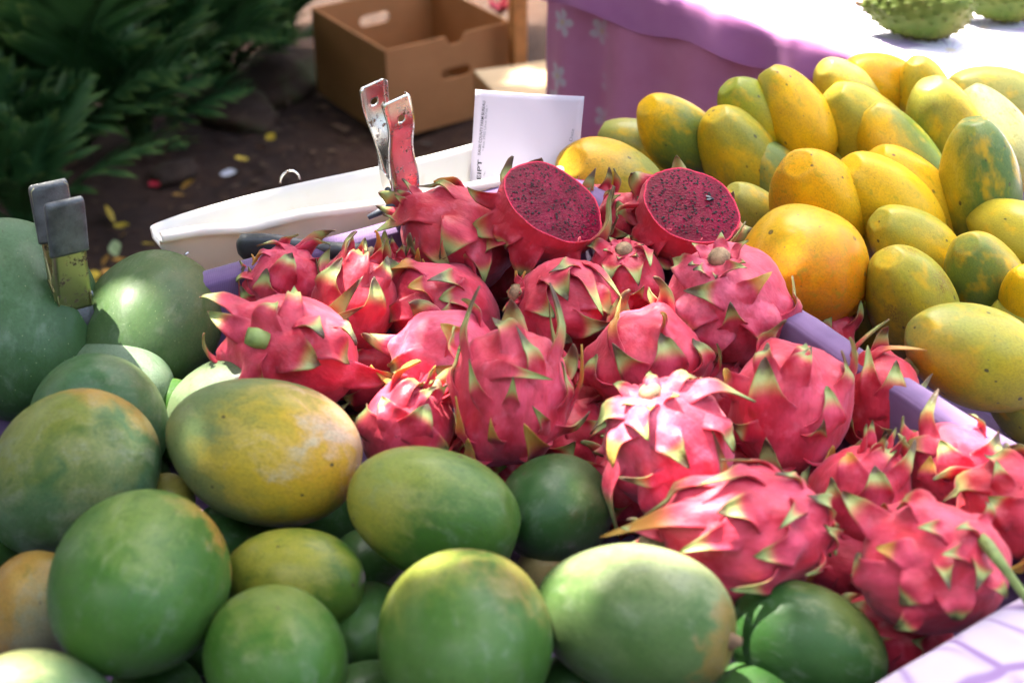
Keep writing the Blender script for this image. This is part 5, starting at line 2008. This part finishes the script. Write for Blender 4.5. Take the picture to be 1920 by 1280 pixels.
dragon(1790, 884, 86, (-.45, .70, .35), .836, 'dragon fruit with one tall upright tip in front of the purple wall on the right', [
    (1750, 806, 1759, 738, 22, .3), (1834, 806, 1817, 779, 14, .4), (1745, 835, 1690, 856, 18, .25), (1722, 924, 1684, 915, 20, .25), (1790, 880, 1765, 830, 44, .10), (1850, 860, 1870, 812, 30, .15), (1750, 900, 1745, 860, 34, .12)], 0, 1.15, extra=8, crown=False)
dragon(1908, 950, 98, (-.80, .10, .40), .845, 'deep red dragon fruit cut off by the right edge', [
    (1835, 905, 1775, 938, 26, .3), (1880, 905, 1870, 870, 20, .25), (1900, 960, 1860, 935, 44, .1), (1905, 890, 1850, 855, 40, .1)], 1, 1.2, extra=8, crown=False)
dragon(1612, 935, 96, (.30, .85, .35), .820, 'dragon fruit with dried crown leaves low between the two front ones', [
    (1640, 872, 1681, 842, 20, .35), (1680, 888, 1712, 830, 20, .35), (1600, 900, 1590, 850, 34, .12), (1640, 930, 1640, 880, 40, .10), (1580, 960, 1560, 900, 40, .1)], 0, 1.12, extra=6)
dragon(1366, 570, 122, (.14, -.70, -.66), .852, 'big dragon fruit with dry stem scar and short olive scales below the papaya', [
    (1300, 512, 1266, 488, 28, .2), (1346, 552, 1290, 546, 26, .22), (1376, 612, 1370, 572, 32, .25), (1256, 575, 1222, 543, 22, .35), (1328, 514, 1303, 508, 14, .2), (1362, 514, 1396, 504, 18, .25), (1402, 545, 1444, 512, 20, .25), (1475, 590, 1484, 526, 16, .35),
    (1310, 580, 1290, 620, 46, .06), (1420, 590, 1430, 640, 46, .06), (1340, 620, 1330, 660, 46, .06), (1270, 600, 1255, 640, 34, .08)], 2, .98, nub=.9, crown=False, extra=4)
dragon(1064, 582, 98, (.86, -.30, -.30), .838, 'dragon fruit below the sliced one with green tips pointing right', [
    (1088, 606, 1144, 606, 26, .3), (1087, 523, 1124, 581, 20, .3), (1100, 504, 1160, 558, 13, .4), (1072, 505, 1034, 511, 16, .2), (1010, 560, 1035, 590, 40, .1), (1040, 520, 1062, 560, 40, .1), (1030, 610, 1070, 640, 40, .1), (1110, 560, 1150, 590, 30, .12)], 0, 1.10, nub=.9, crown=False, extra=6)
dragon(1171, 530, 78, (.02, -.72, -.66), .842, 'small sunlit dragon fruit with a pale stem scar below the two cut halves', [
    (1128, 470, 1099, 465, 18, .35), (1205, 475, 1217, 496, 16, .3), (1190, 548, 1206, 536, 14, .3), (1150, 500, 1140, 530, 22, .2), (1185, 500, 1195, 530, 22, .2), (1160, 560, 1150, 595, 34, .1), (1215, 540, 1228, 580, 26, .15)], 0, 1.08, nub=1.1, crown=False, extra=8)
dragon(832, 588, 96, (-.82, .25, .30), .828, 'dragon fruit with twisted olive edges left of the centre', [
    (841, 588, 805, 601, 22, .3), (778, 576, 717, 605, 22, .3), (848, 535, 805, 527, 24, .35), (870, 560, 830, 560, 44, .12), (820, 620, 770, 630, 36, .12), (880, 620, 850, 600, 34, .12), (800, 545, 770, 540, 26, .25)], 0, 1.2, extra=9, crown=False)
dragon(660, 574, 84, (.25, .92, .15), .846, 'brightest sunlit dragon fruit with a dried blossom at its top', [
    (627, 598, 672, 531, 20, .35), (636, 596, 676, 577, 16, .45), (661, 530, 683, 462, 32, .15), (712, 520, 724, 486, 20, .2), (620, 540, 640, 490, 30, .2), (690, 600, 700, 530, 34, .1), (640, 640, 650, 600, 34, .12), (700, 480, 702, 440, 10, .3)], 1, 1.20, extra=8)
dragon(532, 532, 66, (.45, .80, .25), .850, 'dragon fruit under the black knife handle at the back left', [
    (577, 474, 622, 438, 18, .4), (574, 476, 613, 460, 14, .4), (524, 466, 485, 462, 12, .35), (502, 478, 475, 496, 12, .3), (470, 520, 447, 528, 14, .3), (590, 540, 592, 492, 11, .4), (530, 520, 545, 480, 36, .1), (500, 550, 500, 510, 34, .1), (600, 505, 634, 520, 24, .2)], 0, 1.05, extra=7, crown=False)
dragon(508, 570, 66, (-.3, .8, .4), .828, 'small dragon fruit with a shrivelled grey tip behind the left green stub one', [
    (490, 545, 503, 516, 15, .3), (537, 540, 568, 518, 16, .35), (470, 560, 455, 540, 16, .25), (520, 570, 525, 540, 28, .15)], 0, 1.1, extra=8)
dragon(548, 664, 118, (.66, -.25, -.66), .848, 'dragon fruit with a cut green stem stub at the left of the heap', [
    (645, 706, 734, 702, 32, .35), (450, 588, 383, 562, 26, .4), (446, 616, 397, 589, 22, .35), (418, 668, 386, 628, 15, .35), (575, 612, 602, 630, 26, .2), (627, 617, 663, 644, 20, .3), (543, 590, 551, 543, 20, .3), (545, 660, 592, 680, 50, .08), (600, 640, 650, 680, 44, .1), (500, 610, 520, 570, 34, .12), (480, 690, 500, 720, 40, .1)], 0, 1.18, crown=False, extra=5,
    stem=[(500, 640, 17, .0), (478, 632, 19, .12), (462, 628, 15, .22)])
dragon(765, 806, 88, (.50, .70, .35), .828, 'dragon fruit between the yellow orange mango and the tall central one', [
    (754, 748, 808, 717, 20, .3), (790, 812, 838, 853, 24, .3), (790, 750, 818, 726, 12, .3), (740, 790, 720, 750, 34, .15), (780, 800, 800, 760, 40, .1), (700, 800, 690, 760, 30, .15)], 0, 1.12, extra=7)
dragon(838, 672, 92, (-.80, .25, .30), .834, 'sunlit pink dragon fruit half hidden left of the tall central one', [
    (800, 678, 737, 687, 36, .25), (850, 640, 830, 612, 30, .2), (810, 720, 780, 740, 30, .2), (860, 700, 820, 690, 44, .1)], 2, 1.15, extra=8, crown=False)
dragon(1215, 688, 116, (-.10, .90, .25), .832, 'dragon fruit with thin crossing tips behind the pale topped one', [
    (1186, 688, 1150, 645, 26, .3), (1088, 662, 1043, 585, 13, .6), (1117, 708, 1083, 727, 14, .3), (1160, 660, 1164, 570, 13, .5), (1241, 622, 1238, 590, 13, .4), (1356, 695, 1342, 650, 15, .35), (1250, 690, 1240, 630, 46, .1), (1310, 690, 1300, 640, 40, .12), (1130, 720, 1120, 670, 40, .1)], 0, 1.0, extra=7, crown=False)
dragon(858, 448, 100, (-.72, .45, .25), .858, 'dragon fruit at the back with one long drooping scale beside the shiny clamp', [
    (835, 385, 722, 428, 40, .35), (850, 366, 793, 352, 12, .4), (812, 452, 855, 524, 24, .25), (896, 480, 906, 527, 22, .3), (860, 430, 830, 480, 44, .1), (790, 480, 770, 440, 22, .3), (800, 510, 785, 470, 20, .3)], 1, 1.15, extra=7)
dragon(752, 545, 66, (.0, .9, .3), .836, 'red dragon fruit with yellow frayed edge right of the brightest sunlit one', [
    (800, 535, 793, 490, 18, .3), (748, 516, 731, 487, 20, .35), (735, 548, 729, 520, 18, .35), (770, 560, 765, 510, 36, .12)], 1, 1.15, extra=8, crown=True)

# ---- sliced halves
def flesh_mat():
    t = NT('magenta_flesh')
    co = t.objco()
    n1 = t.noise(t.vmath('MULTIPLY', co, (0.55, 1.2, 1)), 420, 3, 0.6)
    n2 = t.noise(co, 60, 4)
    c = t.mix(t.mapr(n2, 0.3, 0.7), (0.10, 0.001, 0.010), (0.19, 0.002, 0.024))
    c = t.mix(t.mapr(n1, 0.58, 0.75, 0, 0.15), c, (0.40, 0.04, 0.12))
    rim = t.n('ShaderNodeAttribute', attribute_name='rim').outputs['Fac']
    c = t.mix(t.mapr(rim, 0.955, 0.985), c, (0.62, 0.03, 0.07))
    h = t.math('ADD', n1, t.math('MULTIPLY', n2, 0.8))
    return t.finish(t.bsdf(c, 0.20, t.bump(h, 0.8, 0.0018), Specular_IOR_Level=0.08))
M_flesh = flesh_mat()
M_seed = NT('black_seed')
M_seed = M_seed.finish(M_seed.bsdf((0.010, 0.008, 0.009), 0.5, Specular_IOR_Level=0.12))

def half(face_cx, face_cy, rb, axis, hz, label, bracts, tone, cutz, seed):
    root, A, rot, c, d, rim = dragon(face_cx - axis[0] * cutz * rb, face_cy + axis[1] * cutz * rb, rb, axis, hz, label, bracts, tone, 1.1, crown=False, extra=9, cut=cutz, seed=seed, lift=0.2)
    ring = np.array([list(v) for v in rim])
    cz = ring[:, 2].mean()
    W = A[0]
    nr, nv = 30, len(ring)
    vs, rv = [], []
    for i in range(nr + 1):
        q = i / nr
        for j in range(nv):
            x, y = ring[j, 0] * q, ring[j, 1] * q
            dome = W * 0.09 * (1 - q ** 2)
            z = cz + dome + W * 0.012 * mnoise.noise((x * 160, y * 160, seed)) * (1 - q ** 6) + W * 0.03 * mnoise.noise((x * 40, y * 40, seed + 3)) * (1 - q ** 6)
            vs.append((x, y, z + (0.0004 if q > .99 else 0)))
            rv.append(q)
    fs = []
    for i in range(nr):
        for j in range(nv):
            a, b = i * nv + j, i * nv + (j + 1) % nv
            fs.append((a, a + nv, b + nv, b))
    fs = [f[::-1] for f in fs]
    link('flesh', new_mesh('flesh', vs, fs, attrs={'rim': rv}), root, M_flesh)
    # seeds: tiny and past counting, one mesh
    r0 = random.Random(seed)
    sv, sf = [], []
    ico = [(0, 0, 1), (.89, 0, .45), (.28, .85, .45), (-.72, .53, .45), (-.72, -.53, .45), (.28, -.85, .45)]
    for k in range(230):
        q = math.sqrt(r0.random()) * 0.90
        an = r0.random() * 6.283
        j = int(an / 6.283 * nv) % nv
        x, y = ring[j, 0] * q, ring[j, 1] * q
        z = cz + W * 0.09 * (1 - q * q) + W * 0.03 * mnoise.noise((x * 40, y * 40, seed + 3)) * (1 - q ** 6)
        s = r0.uniform(0.0006, 0.0011)
        tw = r0.random() * 6.28
        o = len(sv)
        for (px, py, pz) in ico:
            qx = px * s * 1.6
            qy = py * s
            sv.append((x + qx * math.cos(tw) - qy * math.sin(tw), y + qx * math.sin(tw) + qy * math.cos(tw), z + pz * s))
        for k2 in range(5):
            sf.append((o, o + 1 + k2, o + 1 + (k2 + 1) % 5))
    s = link('seed_specks', new_mesh('seed_specks', sv, sf), root, M_seed)
    s['kind'] = 'stuff'
    return root, A, rot, c, d, cz
half(1038, 378, 105, (.46, .66, .58), .892, 'larger sliced dragon fruit half with its dark seeded face beside the receipt', [
    (948, 392, 882, 430, 26, .3), (948, 352, 884, 352, 17, .25), (1112, 372, 1144, 362, 30, .25), (938, 440, 907, 479, 30, .3), (992, 468, 992, 518, 30, .3), (1130, 442, 1153, 410, 20, .3), (1060, 480, 1075, 520, 34, .15), (960, 420, 950, 460, 34, .12)], 1, .18, 41)
HALF = half(1297, 385, 95, (.32, .63, .71), .888, 'smaller sliced dragon fruit half with a fly on its seeded face', [
    (1210, 365, 1162, 408, 12, .6), (1219, 420, 1203, 462, 26, .3), (1350, 455, 1393, 420, 12, .4), (1290, 470, 1300, 510, 34, .15), (1230, 440, 1240, 490, 30, .15), (1340, 465, 1350, 490, 24, .15)], 1, .20, 42)

def fly(h):
    hr, A, rot, c, d, cz = h
    n = rot @ Vector((0, 0, 1))
    p = at_plane(1332, 374, c + n * (cz + A[0] * 0.085 + 0.0006), n)
    root = empty('fly', p, rot)
    m = plain('fly_body', (0.012, 0.022, 0.030), 0.25, 0.2, 300, 0.1, 0.5)
    link('body', tube_mesh('body', [(-0.0036, 0, .0004), (-0.0028, 0, .0005), (-0.001, 0, .0006), (0.0007, 0, .0007), (0.0016, 0, .0006), (0.0024, 0, .0006), (0.003, 0, .0006)], [.0003, .0011, .0014, .0012, .0008, .0010, .0004], 10), root, m)
    wm = plain('fly_wing', (0.05, 0.055, 0.06), 0.35, 0.1, 300, 0.05)
    for s in (-1, 1):
        link('wing', new_mesh('wing', [(0.0006, s * .0006, .0020), (-0.0015, s * .0024, .0020), (-0.0040, s * .0026, .0017), (-0.0042, s * .0012, .0017), (-0.002, s * .0006, .0021)], [(0, 1, 2, 3, 4)]), root, wm)
    for s in (-1, 1):
        for k in (-1, 0, 1):
            link('leg', tube_mesh('leg', [(k * .0007 + .0004, s * .0008, .0005), (k * .0014 + .0004, s * .0020, .0012), (k * .002 + .0004, s * .0028, -.0003)], .00014, 5), root, m)
    tag(root, 'tiny dark fly sitting on the smaller sliced dragon fruit', 'fly')
fly(HALF)

dragon(1164, 408, 46, (.2, .6, .7), .870, 'small red dragon fruit wedged between the two sliced halves', [(1150, 430, 1182, 442, 14, .3)], 1, 1.1, extra=9, crown=False)

# ---- fruits of the bottom layer that show red in the gaps, deep toned to look shaded
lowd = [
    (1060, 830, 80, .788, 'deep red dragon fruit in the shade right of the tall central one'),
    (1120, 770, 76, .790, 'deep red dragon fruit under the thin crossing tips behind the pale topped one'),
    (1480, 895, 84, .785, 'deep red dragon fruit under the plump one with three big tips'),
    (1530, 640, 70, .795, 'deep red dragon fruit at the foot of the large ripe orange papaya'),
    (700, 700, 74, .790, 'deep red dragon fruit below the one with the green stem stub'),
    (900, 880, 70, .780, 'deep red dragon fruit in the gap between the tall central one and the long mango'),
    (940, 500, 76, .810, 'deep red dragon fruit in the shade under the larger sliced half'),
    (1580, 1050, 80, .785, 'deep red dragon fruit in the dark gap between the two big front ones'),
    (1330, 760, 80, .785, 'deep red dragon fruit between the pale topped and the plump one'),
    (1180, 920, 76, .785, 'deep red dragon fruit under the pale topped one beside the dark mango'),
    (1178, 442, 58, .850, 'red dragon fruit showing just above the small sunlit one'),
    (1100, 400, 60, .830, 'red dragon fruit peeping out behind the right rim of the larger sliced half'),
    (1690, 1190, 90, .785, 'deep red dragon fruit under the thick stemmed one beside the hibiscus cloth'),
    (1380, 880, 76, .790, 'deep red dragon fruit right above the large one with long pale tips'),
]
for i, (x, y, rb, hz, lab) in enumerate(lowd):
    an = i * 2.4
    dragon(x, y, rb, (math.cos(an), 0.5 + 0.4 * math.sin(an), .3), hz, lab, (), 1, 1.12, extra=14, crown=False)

# ================================================================== SOURSOPS on the far table
def soursop_mat():
    t = NT('soursop_skin')
    co = t.objco()
    sp = t.n('ShaderNodeAttribute', attribute_name='tip').outputs['Fac']
    n1 = t.noise(co, 22, 4)
    c = t.mix(t.mapr(n1, 0.3, 0.7), (0.036, 0.066, 0.008), (0.075, 0.095, 0.016))
    c = t.mix(t.mapr(t.noise(co, 10, 2), 0.5, 0.7, 0, 0.6), c, (0.14, 0.11, 0.038))
    c = t.mix(t.mapr(sp, 0.45, 0.9, 0, 0.8), c, (0.06, 0.028, 0.012))
    return t.finish(t.bsdf(c, 0.6, t.bump(t.noise(co, 120, 3), 0.3, 0.002), Specular_IOR_Level=0.15))
M_sour = soursop_mat()

def soursop(cx, cy, a, b, ang, label, seed, knob=True):
    h = FT + 0.012 + b * 0.92 * 1.75 / FPX
    c, d, W, ax, bs = place_axes(cx, cy, a, b, ang, 1.4, h, 1)
    ax.z *= 0.3
    rot = frame_x(ax.normalized(), Vector((0, 0, 1)))
    L = a * d / FPX
    n = 170
    ga = math.pi * (3 - math.sqrt(5))
    P = []
    r0 = random.Random(seed)
    for k in range(n):
        z = 1 - 2 * (k + .5) / n
        r = math.sqrt(1 - z * z)
        P.append((z, r * math.cos(k * ga), r * math.sin(k * ga)))
    P = np.array(P) + np.array([[r0.gauss(0, .02) for _ in range(3)] for _ in range(n)])
    P /= np.linalg.norm(P, axis=1)[:, None]
    nu, nv = 110, 130
    vs, tip = [], []
    for i in range(nu + 1):
        th = math.pi * min(max(i / nu, 0.002), 0.998)
        for j in range(nv):
            ph = 2 * math.pi * j / nv
            dr = np.array([-math.cos(th), math.sin(th) * math.cos(ph), math.sin(th) * math.sin(ph)])
            ds = np.arccos(np.clip(P @ dr, -1, 1)).min()
            s = math.exp(-(ds / 0.045) ** 1.3)
            k = 1 + 0.085 * s + 0.06 * mnoise.noise(Vector(dr) * 1.6 + Vector((seed, 0, 0)))
            x = dr[0] * L
            y = dr[1] * W * (1 - 0.10 * dr[0])
            z = dr[2] * W * (1 - 0.10 * dr[0])
            if knob:      # a blunt nose at the stem end
                q = math.exp(-((1 - dr[0]) / 0.05) ** 1.2)
                x += L * 0.16 * q
            vs.append((x * k, y * k, z * k))
            tip.append(s)
    me = new_mesh('skin', vs, grid_faces(nu + 1, nv) + [(i * nv + nv - 1, (i + 1) * nv + nv - 1, (i + 1) * nv, i * nv) for i in range(nu)], attrs={'tip': tip})
    root = add_fruit('soursop', me, M_sour, c, rot, label, 'soursop', 'soursops on the far table')
    link('stem', tube_mesh('stem', [(L * 1.06, 0, 0), (L * 1.19, 0, 0), (L * 1.26, 0.002, 0.003)], [W * .10, W * .09, W * .07], 8), root, M_stem)
soursop(1728, 14, 96, 58, 178, 'green soursop with blunt spines on the sunny printed cloth', 3)
soursop(1880, -8, 80, 46, 170, 'second soursop cut off by the top right corner', 8)
